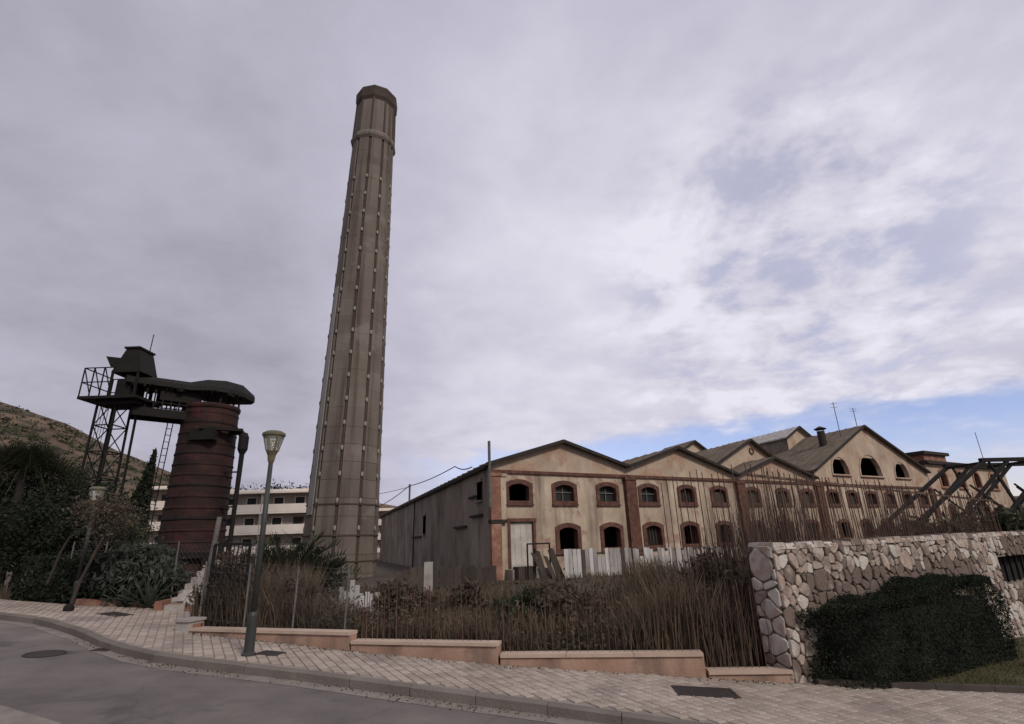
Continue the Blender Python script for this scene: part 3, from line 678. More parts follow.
# ---------------------------------------------------------------- old furnace with its lift and covered bridge
def furnace():
    base = Vector((-22.65, 38.3, -1.0))
    t = thing('blast_furnace', 'squat rust-red banded furnace stack with a downpipe on its right', 'furnace', base)
    b = MB(); b.lathe([(2.3,0),(2.1,2.4),(2.03,3.6),(1.84,12.2),(1.80,12.9)], 28); b.build('shell', M['rust'], t, smooth=False)
    prof = lambda z: 2.1 + (1.84-2.1)*(z-2.4)/(12.2-2.4)
    for k, z in enumerate(np.arange(2.6, 12.6, .74)):
        b = MB(); r = prof(z)+.0; b.lathe([(r-.02,z-.09),(r+.03,z-.05),(r+.03,z+.05),(r-.02,z+.09)], 28, closed=False); b.build('hoop', M['rust'] if k % 3 else M['rust_dark'], t)
    for k in range(0):
        a = 2*math.pi*k/20; b = MB(); b.beam((prof(2.4)*math.cos(a)*1.02,prof(2.4)*math.sin(a)*1.02,2.4),(2.12*math.cos(a)*1.02,2.12*math.sin(a)*1.02,12.3),.07,.07); b.build('stave_rib', M['rust'], t)
    b = MB(); b.lathe([(1.9,12.6),(1.94,12.75),(1.9,12.9),(1.5,13.0)], 28); b.build('top_ring', M['rust'], t)
    b = MB(); b.box(-.1,1.6,-2.15,-1.5,10.1,10.9); b.build('charging_box', M['rust_dark'], t)
    b = MB(); b.beam((.6,-2.2,10.95),(2.9,-.7,10.95),.4,.2); b.build('pipe_bracket', M['rust_dark'], t)
    dp = MB(); dp.tube([(1.9,-.6,10.9),(2.6,-.5,10.9),(2.95,-.5,10.5),(2.95,-.5,9.2),(2.95,-.5,5),(2.95,-.5,2.2),(2.95,-.5,0)], [.24,.26,.30,.17,.15,.15,.15], 10); dp.build('downpipe', M['rust_dark'], t, smooth=True)
    dp = MB(); dp.lathe([(.2,9.3),(.34,9.6),(.34,10.5),(.2,10.8)], 12, (2.95,-.5,0)); dp.build('pipe_elbow', M['rust_dark'], t)
    for z in (3.2,5.6,8.0):
        k = MB(); k.beam((prof(z)*.8,-.5,z),(2.95,-.5,z),.1); k.build('pipe_clamp', M['rust_dark'], t)
    for k in range(6):
        a = math.pi*2*k/6+.4; c = MB(); c.beam((2.8*math.cos(a),2.8*math.sin(a),-.2),(2.5*math.cos(a),2.5*math.sin(a),2.5),.35); c.build('column', M['rust_dark'], t)
    b = MB(); b.lathe([(2.6,2.3),(2.6,2.5),(2.0,2.52)], 24); b.build('mantle_ring', M['rust_dark'], t)
    # ladder on the left
    l = MB()
    for dx in (-.2,.2): l.beam((-2.5+dx*.3,-1.2+dx,2.5),(-2.2+dx*.3,-1.1+dx,12.8),.05)
    for i in range(20): z = 3+i*.48; l.beam((-2.48+.3*i/20-.06,-1.4,z),(-2.48+.3*i/20+.06,-1.0,z),.04)
    l.build('ladder', M['rust_dark'], t)
furnace()
def lift_tower():
    base = Vector((-27.6, 35.0, 1.15))
    t = thing('hoist_tower', 'leggy steel hoist tower with a hooded cabin and railed deck', 'hoist tower', base); t.scale = (.88,.88,.88)
    legs = [(-.7,-.7),(.75,-.7),(.75,.9),(-.7,.9),(1.8,.2)]
    for x, y in legs:
        b = MB(); b.beam((x*1.08,y*1.08,-3.2),(x,y,12.1 if x < 1.5 else 12.0),.13); b.build('leg', M['rust_dark'], t)
    for i in range(6):
        z0, z1 = i*2.0, i*2.0+2.0
        for (a, c) in (((-.7,-.7),(.75,-.7)),((.75,-.7),(.75,.9)),((.75,.9),(-.7,.9)),((-.7,.9),(-.7,-.7))):
            b = MB(); b.beam((*a,z0),(*c,z1),.06); b.build('brace', M['rust_dark'], t)
            b = MB(); b.beam((*a,z1),(*c,z1),.08); b.build('girt', M['rust_dark'], t)
    # hoist shaft hanging mesh
    for k in range(5):
        b = MB(); b.beam((-1.5+k*.14,.2+k*.1,5.5),(-1.35+k*.14,.2+k*.1,12),.03); b.build('hoist_rope', M['wire'], t)
    # deck
    b = MB(); b.box(-1.75,2.7,-1.5,1.6,11.88,12.1); b.build('deck', M['rust_dark'], t)
    b = MB(); b.box(-.6,2.4,-1.0,1.0,11.55,11.85); b.build('deck_beam', M['rust_dark'], t)
    b = MB(); b.beam((-3.0,0,12.35),(-1.6,0,12.1),.1); b.build('jib', M['rust_dark'], t)
    for x in np.linspace(-1.7, .6, 4):
        for y in (-1.45, 1.55):
            b = MB(); b.beam((x,y,12.1),(x,y,14.35),.07); b.build('rail_post', M['rust_dark'], t)
    for z in (13.2,14.35):
        for y in (-1.45,1.55):
            b = MB(); b.beam((-1.7,y,z),(.7,y,z),.07); b.build('rail', M['rust_dark'], t)
        b = MB(); b.beam((-1.7,-1.45,z),(-1.7,1.55,z),.07); b.build('rail', M['rust_dark'], t)
    for x in (-1.7,-.9,-.1):
        b = MB(); b.beam((x,-1.45,14.3),(x+.8,-1.45,12.2),.06); b.build('rail_brace', M['rust_dark'], t)
    # cabin
    c = MB(); c.add([(.0,-1.0,14.1),(2.35,-1.0,14.1),(2.35,1.0,14.1),(.0,1.0,14.1),(.75,-.85,16.1),(1.75,-.85,16.1),(1.75,.85,16.1),(.75,.85,16.1)], [(3,2,1,0),(4,5,6,7),(0,1,5,4),(1,2,6,5),(2,3,7,6),(3,0,4,7)]); c.build('cabin', M['rust_dark'], t)
    c = MB(); c.box(.6,1.85,-.95,.95,16.1,16.25); c.build('cabin_roof', M['rust_dark'], t)
    c = MB(); c.add([(-.75,-.9,15.5),(.6,-.9,15.3),(.6,.9,15.3),(-.75,.9,15.5),(-.2,-.9,14.6),(.4,-.9,14.4),(.4,.9,14.4),(-.2,.9,14.6)], [(0,1,2,3),(7,6,5,4),(4,5,1,0),(5,6,2,1),(6,7,3,2),(7,4,0,3)]); c.build('hood', M['rust_dark'], t)
    for x, y in ((.1,-.9),(2.1,-.9),(.1,.9),(2.1,.9)):
        c = MB(); c.beam((x,y,12.1),(x,y,14.15),.14); c.build('cabin_post', M['rust_dark'], t)
    c = MB(); c.box(.5,1.6,-.8,.8,12.2,13.6); c.build('winch_house', M['rust_dark'], t)
    c = MB(); c.tube([(2.0,0,16.0),(2.05,0,17.6)], .035, 6); c.build('aerial', M['rust_dark'], t)
lift_tower()
def bridge():
    a = Vector((-26.0, 35.6, 0)); c = Vector((-21.8, 39.4, 0)); d_ = (c-a); L_ = d_.length
    t = thing('covered_bridge', 'black covered footbridge linking the hoist tower to the furnace top', 'covered bridge', (a.x,a.y,10.95), math.atan2(d_.y,d_.x))
    b = MB(); b.box(-.6,L_*.72,-.9,.9,-.1,.3); b.build('deck', M['rust_dark'], t)
    for y in (-.85,.85):
        b = MB(); b.box(-.6,L_*.72,y-.08,y+.08,-.30,.0); b.build('girder', M['rust_dark'], t)
    for y in (-.85,.85):
        for i in range(9):
            x = i*L_*.72/8; b = MB(); b.beam((x,y,.3),(x,y,2.0),.09); b.build('post', M['rust_dark'], t)
        b = MB(); b.beam((-.4,y,.75),(L_*.72,y,.75),.07); b.build('rail', M['rust_dark'], t)
        b = MB(); b.box(.8,L_*.6,y-.03,y+.03,.95,2.1); b.build('side_panel', M['rust_dark'], t)
    # roof: faceted hull that flares over the furnace
    sec = [(-1.3,1.15,1.4,1.05),(.6,1.2,1.45,1.05),(L_*.45,1.4,1.45,1.0),(L_*.64,1.7,1.8,1.1),(L_*.86,1.9,1.9,1.05),(L_*1.08,1.4,1.8,1.0),(L_*1.26,.4,1.2,.95)]
    v = []; 
    for x, w, zr, ze in sec:
        z0 = 1.15
        v += [(x,-w,z0+ze-.35),(x,-w*.95,z0+ze),(x,-w*.4,z0+zr),(x,w*.4,z0+zr),(x,w*.95,z0+ze),(x,w,z0+ze-.35)]
    f = []
    for i in range(len(sec)-1):
        for k in range(6):
            p = i*6+k; q = i*6+(k+1)%6; f.append((p,q,q+6,p+6))
    f += [(0,1,2,3,4,5)[::-1], tuple(range((len(sec)-1)*6, len(sec)*6))]
    b = MB(); b.add(v, f); b.build('roof', M['rust_dark'], t)
    q = MB()
    for i in range(46):
        x = random.uniform(-1.1, L_*1.05); sg = random.choice((-1,-1,1)); w = np.interp(x, [e_[0] for e_ in sec], [e_[1] for e_ in sec]); zz = 1.15 + np.interp(x, [e_[0] for e_ in sec], [e_[3] for e_ in sec]) - .3
        q.beam((x, sg*w*.99, zz), (x+random.uniform(-.1,.1), sg*w*.97, zz-random.uniform(.05,.3)), random.uniform(.08,.35), .02)
    q.build('torn_sheet', M['rust_dark'], t, kind='stuff')
    for x, y in ((L_*.8,-1.3),(L_*.8,1.3),(L_*1.05,-.8),(L_*1.05,.8),(L_*.95,0)):
        b = MB(); b.beam((x,y,.9),(x,y,2.5),.12); b.build('post', M['rust_dark'], t)
bridge()

# ---------------------------------------------------------------- far hills and flats
def hill(name, prof, Y, depth, m, seed):
    """ridge crest points (x,z) at distance Y; slopes fall towards and away from the street"""
    xs = np.linspace(prof[0][0], prof[-1][0], 90); ts = np.linspace(0, 1, 26); b = MB()
    px_, pz_ = zip(*prof)
    for t in ts:
        for x in xs:
            z = np.interp(x, px_, pz_); k = (t/.6)**1.25 if t < .6 else math.cos((t-.6)/.4*math.pi/2)
            y = Y + (t-.6)*depth
            nz = noise.noise((x*.02+seed, y*.02, 0))*6 + noise.noise((x*.07+seed, y*.07, 3))*2.2
            b.v.append((x*(y/Y if t < .6 else 1), y, -3 + (z+3)*k + nz*k*min(1, abs(t-.6)/.25+.08)))
    n = len(xs)
    for j in range(len(ts)-1):
        for i in range(n-1): b.f.append((j*n+i, j*n+i+1, (j+1)*n+i+1, (j+1)*n+i))
    b.build(name, m, smooth=True, kind='structure')
hill('hill', [(-520,80),(-330,88),(-270,78),(-224,66),(-200,58),(-172,44),(-141,31),(-115,25),(-84,20),(-50,12),(-20,2)], 220, 230, M['hill'], 1)
hill('hills', [(-700,60),(-330,44),(-200,36),(-110,33),(-60,24),(0,16),(120,22),(300,25),(600,16),(900,10)], 420, 240, M['hill'], 5)

def scrub():
    b = MB(); P = []; T = []
    prof = [(-520,80),(-330,88),(-270,78),(-224,66),(-200,58),(-172,44),(-141,31),(-115,25),(-84,20),(-50,12),(-20,2)]
    px_, pz_ = zip(*prof)
    for _ in range(2600):
        x = random.uniform(-300,-30); t = random.uniform(.28,.6)
        if noise.noise((x*.03, t*9, 2)) < random.uniform(-.5,.3): continue
        y = 220 + (t-.6)*230; z = np.interp(x, px_, pz_); k = (t/.6)**1.25
        nz = noise.noise((x*.02+1, y*.02, 0))*6 + noise.noise((x*.07+1, y*.07, 3))*2.2
        c = np.array((x*(y/220), y, -3 + (z+3)*k + nz*k*min(1, abs(t-.6)/.25+.08) + .2)); n = 14
        P.append(c + rng.normal(size=(n,3))*np.array((1.0,1.0,.45))*random.uniform(.5,1.1)); T.append(np.full(n, random.uniform(-.2,.2)))
    leaf_mesh(b, np.concatenate(P), .55, np.concatenate(T)); b.build('hill_scrub', M['leaf_olive'], kind='stuff')
SCRUB = scrub
def flats(label, x0, x1, Y, zb, floors, hfl, depth, yaw, top_step=False):
    e = thing('apartment_block', label, 'apartment block', (x0, Y, zb), yaw, 'apartment blocks beyond the old works')
    L_ = x1-x0
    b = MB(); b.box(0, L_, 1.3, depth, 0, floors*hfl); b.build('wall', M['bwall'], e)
    for k in range(floors+1):
        b = MB(); b.box(-.2, L_+.2, -.1 if k < floors else -.3, 1.28, k*hfl-.14, k*hfl+.1); b.build('balcony_slab', M['balcony'], e)
        if k < floors:
            n = max(1, round(L_/6)); w = L_/n
            for i in range(n):
                b = MB(); b.box(i*w+.06, (i+1)*w-.06, -.12, .0, k*hfl+.1, k*hfl+1.12); b.build('balcony_parapet', M['balcony'], e)
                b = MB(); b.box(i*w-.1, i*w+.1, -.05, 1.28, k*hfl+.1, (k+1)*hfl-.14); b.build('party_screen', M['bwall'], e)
                for j in range(2):
                    c = (i+.28+.44*j)*w
                    b = MB(); b.box(c-.75, c+.75, 1.22, 1.32, k*hfl+.12, k*hfl+2.2); f = b.build('window', M['brown_shutter'] if random.random() < .35 else M['balcony'], e)
                    b = MB(); b.box(c-.62, c+.62, 1.19, 1.23, k*hfl+.25, k*hfl+2.1); b.build('pane', M['dark_glass'], f)
    if top_step:
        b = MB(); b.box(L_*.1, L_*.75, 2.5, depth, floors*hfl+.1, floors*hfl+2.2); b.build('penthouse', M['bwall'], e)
    b = MB(); b.box(-.2, L_+.2, 1.0, depth+.2, floors*hfl+.1, floors*hfl+.5); b.build('parapet', M['balcony'], e)
a_ = at(228,545,75)
flats('long cream apartment block with stacked balconies seen between furnace and chimney', a_.x-3, at(305,545,75).x, 75, 1.0, 3, 2.75, 12, math.radians(3))
flats('cream apartment block half hidden by the furnace and the cypress', at(139,530,80).x, at(200,530,80).x-.5, 80, 1.9, 3, 2.95, 12, math.radians(-2))
flats('pale narrow block just left of the chimney foot', at(308,540,88).x+.5, at(330,540,88).x, 88, .5, 3, 2.9, 10, 0, True)
flats('far white house beyond the roof of the dark side wall', at(374,515,120).x, at(404,510,120).x, 120, 0, 3, 3.0, 10, 0)

# ---------------------------------------------------------------- vegetation makers
def leaf_mesh(b, P, size, tones, aspect=1.0, up=0.0, seedr=None):
    r = rng if seedr is None else np.random.default_rng(seedr)
    P = np.asarray(P, float); n = len(P)
    d1 = r.normal(size=(n,3)); d1[:,2] += up; d1 /= np.linalg.norm(d1, axis=1)[:,None]
    d2 = np.cross(d1, r.normal(size=(n,3))); d2 /= np.linalg.norm(d2, axis=1)[:,None]
    s = (size*r.uniform(.6,1.4,n))[:,None]
    a = P - d1*s*aspect; c = P + d1*s*aspect; e = P + d2*s*.5; f = P - d2*s*.5
    o = len(b.v); V = np.stack([a,e,c,f], 1).reshape(-1,3)
    b.v += [tuple(v) for v in V.tolist()]; b.f += [(o+4*i, o+4*i+1, o+4*i+2, o+4*i+3) for i in range(n)]
    b.t += list(np.broadcast_to(tones, n))
def clumps(center, radii, nc, per, spread, flat=.0, hollow=.55):
    C, R_ = np.array(center), np.array(radii); pts = []; tones = []
    for _ in range(nc):
        v = rng.normal(size=3); v /= np.linalg.norm(v); v *= rng.uniform(hollow, 1.0)
        c = C + v*R_; k = int(per*rng.uniform(.5,1.5)); sp = spread*rng.uniform(.6,1.3)
        p = c + rng.normal(size=(k,3))*sp*np.array([1,1,.75]); pts.append(p); tones.append(np.full(k, rng.uniform(-.22,.22)))
    return np.concatenate(pts), np.concatenate(tones)
def branchy(b, p, d, L_, r, depth, n=5):
    q = p + d*L_; mid = p.lerp(q, .5) + Vector((random.uniform(-1,1),random.uniform(-1,1),0))*L_*.06
    b.tube([p, mid, q], [r, r*.82, r*.62], n, cap=False); ends = [q]
    if depth > 0:
        for _ in range(random.choice((2,3,3))):
            nd = (d + Vector((random.uniform(-1,1),random.uniform(-1,1),random.uniform(-.1,.7)))*.75).normalized()
            ends += branchy(b, p.lerp(q, random.uniform(.65,1)), nd, L_*random.uniform(.6,.8), r*.55, depth-1, n)
    return ends
def tree(label, loc, h, rad, mleaf='leaf_dark', nc=70, per=70, size=.10, trunk_r=.14, group=None, name='tree', cat='tree', clear=.35, mbark='bark_dark', lean=(0,0)):
    t = thing(name, label, cat, loc, random.uniform(0,6), group); t.rotation_euler = (0,0,0)
    b = MB(); top = Vector((lean[0], lean[1], h*.62)); branchy(b, Vector((0,0,-.2)), Vector((lean[0]*.3,lean[1]*.3,1)).normalized(), h*.42, trunk_r, 3, 6); b.build('trunk', M[mbark], t)
    P, T = clumps((lean[0]*.6,lean[1]*.6,h*(clear+(1-clear)*.5)), (rad,rad,h*(1-clear)*.5), nc, per, rad*.2)
    c = MB(); leaf_mesh(c, P, size, T); c.build('crown', M[mleaf], t)
    return t
def zf(x, y): return hfield(x, y)
def bush(label, loc, radii, mleaf, nc, per, size, name='bush', aspect=1.0, up=0.0, cat='bush', group=None, twigs=True):
    t = thing(name, label, cat, loc, 0, group)
    if twigs:
        b = MB()
        for _ in range(9):
            a = random.uniform(0,6.28); rr = random.uniform(.2,.8); b.tube([(0,0,-.1),(math.cos(a)*radii[0]*rr*.5,math.sin(a)*radii[1]*rr*.5,radii[2]*.8),(math.cos(a)*radii[0]*rr,math.sin(a)*radii[1]*rr,radii[2]*random.uniform(1.3,1.8))],[.03,.022,.01],5,cap=False)
        b.build('stem', M['bark_dark'], t)
    P, T = clumps((0,0,radii[2]), radii, nc, per, min(radii)*.2, hollow=.25)
    P[:,2] = np.maximum(P[:,2], .02); c = MB(); leaf_mesh(c, P, size, T, aspect, up); c.build('crown', M[mleaf], t)
    return t
def gp(px, Y, dz=0.0):
    p = at(px, 560, Y); return Vector((p.x, Y, zf(p.x, Y)+dz))

scrub()
def pines():
    P = []; T = []
    for i in range(26):
        x = random.uniform(-62,-38); y = random.uniform(100,112); h = random.uniform(10.2,12.4); n = 320
        P.append(np.array((x,y,h)) + rng.normal(size=(n,3))*np.array((1.7,1.2,.7))); T.append(np.full(n, random.uniform(-.2,.1)))
        P.append(np.array((x,y,h*.5)) + rng.normal(size=(60,3))*np.array((1.2,1.0,2.2))); T.append(np.full(60, -.1))
    b = MB(); leaf_mesh(b, np.concatenate(P), .2, np.concatenate(T)); b.build('far_pine_wood', M['leaf_dark'], kind='stuff')
pines()
# trees on the left
tree('broad dark tree filling the left edge behind the street', gp(22,23), 5.6, 2.9, 'leaf_dark', 150, 110, .075, .2, 'dark trees on the left')
tree('dark round tree between the left edge tree and the cypress', gp(78,24.5), 4.4, 2.5, 'leaf_dark', 130, 110, .07, .18, 'dark trees on the left')
tree('low olive-green tree in front of the hoist tower legs', gp(104,22), 3.6, 1.3, 'leaf_olive', 80, 100, .06, .14, 'dark trees on the left')
tree('wide dark tree low at the left, over the clipped hedge', gp(46,19.5), 3.6, 2.0, 'leaf_dark', 110, 110, .065, .16, 'dark trees on the left')
def cypress():
    p = gp(119,27); t = thing('cypress_tree', 'slim dark cypress rising beside the furnace', 'tree', p)
    b = MB(); b.tube([(0,0,-.2),(.3,0,3),(.77,0,7.0)],[.15,.1,.02],6); b.build('trunk', M['bark_dark'], t)
    pts = []; T = []
    for i in range(90):
        z = .4 + 6.7*i/90; r = .85*(1-(i/90)**1.35)+.04
        k = int(70*r)+12; a = rng.uniform(0,6.28,k); rr = r*np.sqrt(rng.uniform(.1,1,k)); pts.append(np.stack([np.cos(a)*rr+.11*z, np.sin(a)*rr, z+rng.normal(size=k)*.1],1)); T.append(np.full(k, rng.uniform(-.2,.12)))
    c = MB(); leaf_mesh(c, np.concatenate(pts), .09, np.concatenate(T), 1.4, 1.5); c.build('crown', M['leaf_dark'], t)
cypress()
# clipped hedges: leafy shell round a dense core
def hedge(label, poly, top, mleaf, n, size, seed=1):
    cx = sum(p[0] for p in poly)/len(poly); cy = sum(p[1] for p in poly)/len(poly)
    zb = min(hp(*p) for p in poly)-.1
    t = thing('hedge', label, 'hedge', (cx,cy,zb)); H = top-zb
    def inset(k): return [((x-cx)*k, (y-cy)*k) for x,y in poly]
    m_ = len(poly); b = MB(); lay = [(.82,0),(.86,H*.3),(.83,H*.64),(.66,H*.78)]
    vs = [(x,y,z) for k,z in lay for x,y in inset(k)]; fs = []
    for l in range(3):
        for i in range(m_): j=(i+1)%m_; fs.append((l*m_+i,l*m_+j,(l+1)*m_+j,(l+1)*m_+i))
    fs.append(tuple(range(3*m_,4*m_))); b.add(vs, fs); b.build('core', M['hedge_core'], t)
    pts = []; P0 = inset(1.0); per = [math.dist(P0[i],P0[(i+1)%m_]) for i in range(m_)]; tot = sum(per)
    for _ in range(n):
        if random.random() < .64:
            u = random.uniform(0,tot); i = 0
            while u > per[i]: u -= per[i]; i += 1
            a, c = Vector(P0[i]), Vector(P0[(i+1)%m_]); q = a.lerp(c, u/per[i]); z = random.uniform(0,H*(1-.16*(1-smooth(-.9,.2,q.x*WD.x+q.y*WD.y)) if seed == 3 else H)) if seed == 3 else random.uniform(0,H)
            k = .88 + .10*math.sin(min(1,(H-z)/(H*.35))*math.pi/2) + noise.noise((q.x*1.6+seed,q.y*1.6,z*1.6))*.14 + noise.noise((q.x*5+seed,q.y*5,z*5))*.05 - abs(random.gauss(0,.04))
            if random.random() < .03: k += abs(random.gauss(0,.05))
            pts.append((q.x*k,q.y*k,z))
        else:
            i = random.randrange(m_); a, c = Vector(P0[i]), Vector(P0[(i+1)%m_]); q = a.lerp(c, random.random())*math.sqrt(random.random())*.93
            e_ = max(abs(q.x/ (max(abs(p[0]) for p in P0)+.01)), 0); sx_ = q.x*WD.x+q.y*WD.y
            pts.append((q.x,q.y,H*.98 + noise.noise((q.x*1.3+seed,q.y*1.3,5))*.20 - .30*e_**4 - .13*(1-smooth(-.9,.2,sx_)) + .03*math.sin(sx_*1.9) - abs(random.gauss(0,.05))))
    P = np.array(pts); T = np.array([noise.noise((p[0]*2.2,p[1]*2.2,p[2]*2.2+seed))*.32 for p in pts])
    c = MB(); leaf_mesh(c, P, size, T, 1.1, .4); c.build('foliage', M[mleaf], t)
WA = Vector((4.31, 9.53, 0)); WAZ = math.radians(58)
WD = Vector((math.sin(WAZ), math.cos(WAZ), 0)); WN = Vector((-WD.y, WD.x, 0))
def wp(s, t): p = WA + WD*s + WN*t; return (p.x, p.y)
hedge('big dark clipped hedge in front of the stone wall', [wp(.3,-.12), wp(.32,-.5), wp(.8,-.85), wp(2.2,-1.05), wp(4.2,-1.15), wp(5.6,-1.1), wp(6.1,-.8), wp(6.15,-.25), wp(3.5,-.12)], .80, 'leaf_dark', 75000, .019, 3)
hedge('dark clipped hedge low at the left, beside the bend of the kerb', [(-14.9,16.6),(-13.2,15.9),(-11.2,15.75),(-10.6,16.3),(-11,17.6),(-14,18)], 1.75, 'leaf_dark', 9000, .055, 9)
# shrubs left
bush('rounded grey-green oleander behind the left kerb', gp(142,16.2), (1.15,.9,.8), 'leaf_grey', 90, 110, .065, up=.8, aspect=1.6)
bush('second grey-green oleander, smaller, left of the rounded one', gp(112,16.6), (.8,.7,.7), 'leaf_grey', 60, 100, .06, up=.8, aspect=1.6)
bush('low dark shrub spilling over the kerb under the oleanders', gp(100,15.9), (1.3,.35,.32), 'leaf_dark', 40, 60, .07)
bush('low dark shrub below the rounded oleander', gp(140,15.5), (1.1,.3,.36), 'leaf_dark', 40, 60, .07)
def agave(label, loc, n, L_, w, mt='leaf_grey', name='agave_plant'):
    t = thing(name, label, 'agave', loc)
    for k in range(n):
        a = k*2.4; el = math.radians(20 + 60*(k/n)); b = MB(); vs = []
        for i in range(5):
            u = i/4; r = L_*u; x = r*math.cos(el)*(1+.1*u); z = r*math.sin(el) - .18*L_*u*u*(1-k/n); ww = w*(1-u)**.7*(.6+.8*u*(1-u)*2)+.004
            c_, s_ = math.cos(a), math.sin(a); vs += [(c_*x - s_*ww, s_*x + c_*ww, z+.02), (c_*x, s_*x, z-.015), (c_*x + s_*ww, s_*x - c_*ww, z+.02)]
        fs = []
        for i in range(4): o = i*3; fs += [(o,o+1,o+4,o+3),(o+1,o+2,o+5,o+4)]
        b.add(vs, fs); b.build('leaf', M[mt], t)
agave('spiky agave at the foot of the concrete steps', gp(156,15.3), 26, .9, .06)
agave('small agave beside the low dark shrub, left of the larger one', gp(134,15.4), 20, .7, .05)
def palm(label, loc, n, L_, mt='leaf_olive', trunk=(0,0,.45), name='dwarf_palm', droop=.35):
    t = thing(name, label, 'palm', loc); tp = Vector(trunk)
    b = MB(); b.tube([(0,0,-.1),tp*.5,tp],[.16,.14,.13],8); b.build('trunk', M['bark_dark'], t)
    for k in range(n):
        a = k*2.39996; el = math.radians(random.uniform(10,80)); b = MB()
        st = Vector((math.cos(a)*math.cos(el), math.sin(a)*math.cos(el), math.sin(el))); l = L_*random.uniform(.7,1.1)
        pts = [tp + st*l*u - Vector((0,0,droop*l*u*u)) for u in np.linspace(0,1,7)]
        b.tube(pts, [.02,.018,.015,.012,.01,.008,.004], 4, cap=False)
        side = st.cross(Vector((0,0,1))).normalized()
        for i in range(1,7):
            for sgn in (-1,1):
                for q in (0,.33,.66):
                    p = pts[i-1].lerp(pts[i], q); dr = (side*sgn*.8 + st*.7 + Vector((0,0,random.uniform(-.25,.2)))).normalized(); ll = l*.34*(1-.5*i/7)
                    nrm = dr.cross(Vector((0,0,1))).normalized()*.022
                    b.add([p-nrm, p+nrm, p+dr*ll], [(0,1,2)])
        b.t = [random.uniform(-.2,.2)]*len(b.f) ; b.build('frond', M[mt], t)
palm('bushy dwarf palm left of the chimney, behind the tall lamp', gp(288,17.2), 60, 2.5)
palm('smaller dwarf palm against the chimney foot', gp(318,18.5), 40, 1.9)
palm('dwarf palm just behind the lamp post, left one', gp(262,17.6), 36, 1.9)
bush('leafy dark shrub packed between the dwarf palms', gp(285,18.4), (1.9,.7,1.0), 'leaf_dark', 80, 90, .07)

pl_ = at(24,470,20.6); pb_ = gp(6,20.6)
palm('tall shaggy palm with drooping fronds at the far left', pb_, 90, 3.0, 'leaf_olive', (pl_.x-pb_.x, 0, pl_.z-pb_.z-.1), 'palm_tree', .9)
# sapling by the kerb and the bare stick beside it
def sapling():
    p = Vector((-11.25,14.26,hp(-11.25,14.26))); t = thing('street_sapling', 'thin leaning sapling with withered brown leaves at the kerb bend', 'tree', p); t.scale = (.8,.8,.8)
    b = MB(); b.tube([(0,0,-.1),(.12,.05,.8),(.38,.1,1.7),(.55,.1,2.2)],[.055,.05,.045,.035],7); ends = []
    for d_ in ((.2,.1,1),(-.5,.2,.8),(.6,-.2,.7),(-.1,-.4,.9),(.3,.5,.7)): ends += branchy(b, Vector((.42,.1,1.75)), Vector(d_).normalized(), .75, .022, 2, 4)
    b.build('trunk', M['bark_dark'], t)
    P = []; 
    for e_ in ends: P.append(np.array(e_) + rng.normal(size=(34,3))*.2)
    P = np.concatenate(P); c = MB(); leaf_mesh(c, P, .05, rng.uniform(-.2,.2,len(P))); c.build('crown', M['leaf_dry'], t)
    f = MB(); f.lathe([(.14,0),(.14,.12),(.08,.2)], 10); f.build('trunk_guard', M['rust_dark'], t)
sapling()
b = MB(); q = gp(53,15.2); b.tube([(0,0,0),(.16,0,.8),(.3,0,1.15),(.65,.1,1.5)],[.032,.03,.022,.012],6); o = b.build('bare_stem', M['bark_dark']); o.location = (q.x,q.y,q.z+.55); tag(o, 'bare pale forked stem rising out of the low left hedge', 'stem')
bush('withered brown shrub behind the sapling', gp(72,17.2), (1.1,.6,.75), 'leaf_dry', 60, 60, .045)

# twiggy dry shrubs in the fenced plot
DR = [(230,13.6,.5,.8,'dense dry grey shrub at the left end of the fenced plot','leaf_dry'),(232,13.2,.8,.75,'dry brown shrub behind the lamp foot','leaf_dry'),(292,13.0,.8,.5,'brown dead shrub right of the lamp behind the second planter','leaf_dry'),
      (300,15.4,.6,.4,'dull olive shrub below the white rubble','leaf_olive'),(398,14.4,.8,.45,'dark dead shrub below the dark side wall','leaf_dry'),(462,14.0,.8,.45,'brown dead shrub under the corner brick pier','leaf_dry'),
      (520,12.4,.8,.5,'low dark shrub near the step between the two right planters','leaf_olive'),(705,12.0,.8,.95,'tall dead shrub left of the stone wall end','leaf_dry'),(690,13.6,1.0,.55,'dead shrub on the right flank of the weedy mound','leaf_dry'),(560,12.6,.9,.6,'purple-brown dead shrub behind the longest planter','leaf_dry')]
for px, Y, r, h, lab, mt in DR:
    bush(lab, gp(px,Y), (r,.7,h), mt, 46, 55, .05, name='dry_shrub', up=.7, aspect=1.5, group='dead shrubs in the fenced plot')
RB = [(918,17.5,1.6,1.2),(948,18.5,1.8,1.5),(985,19,1.8,1.6),(1016,18.5,1.7,1.5),(1050,19,1.9,1.5)]
RL = ['dark dead shrub at the foot of the longest truss brace','tangled dark shrub under the first bay of the steel truss','dense dark shrub under the middle of the steel truss','dark shrub at the right edge behind the stone wall','dark shrub beyond the right edge behind the wall']
for (px, Y, r, h), lab in zip(RB, RL):
    p = at(px, 540, Y); bush(lab, (p.x,p.y,zf(p.x,p.y)+.3), (r,.9,h*.95), 'leaf_dry' if px in (918,985) else 'leaf_olive', 60, 55, .08, name='dark_shrub', group='shrubs behind the stone wall', up=.6, aspect=1.5)

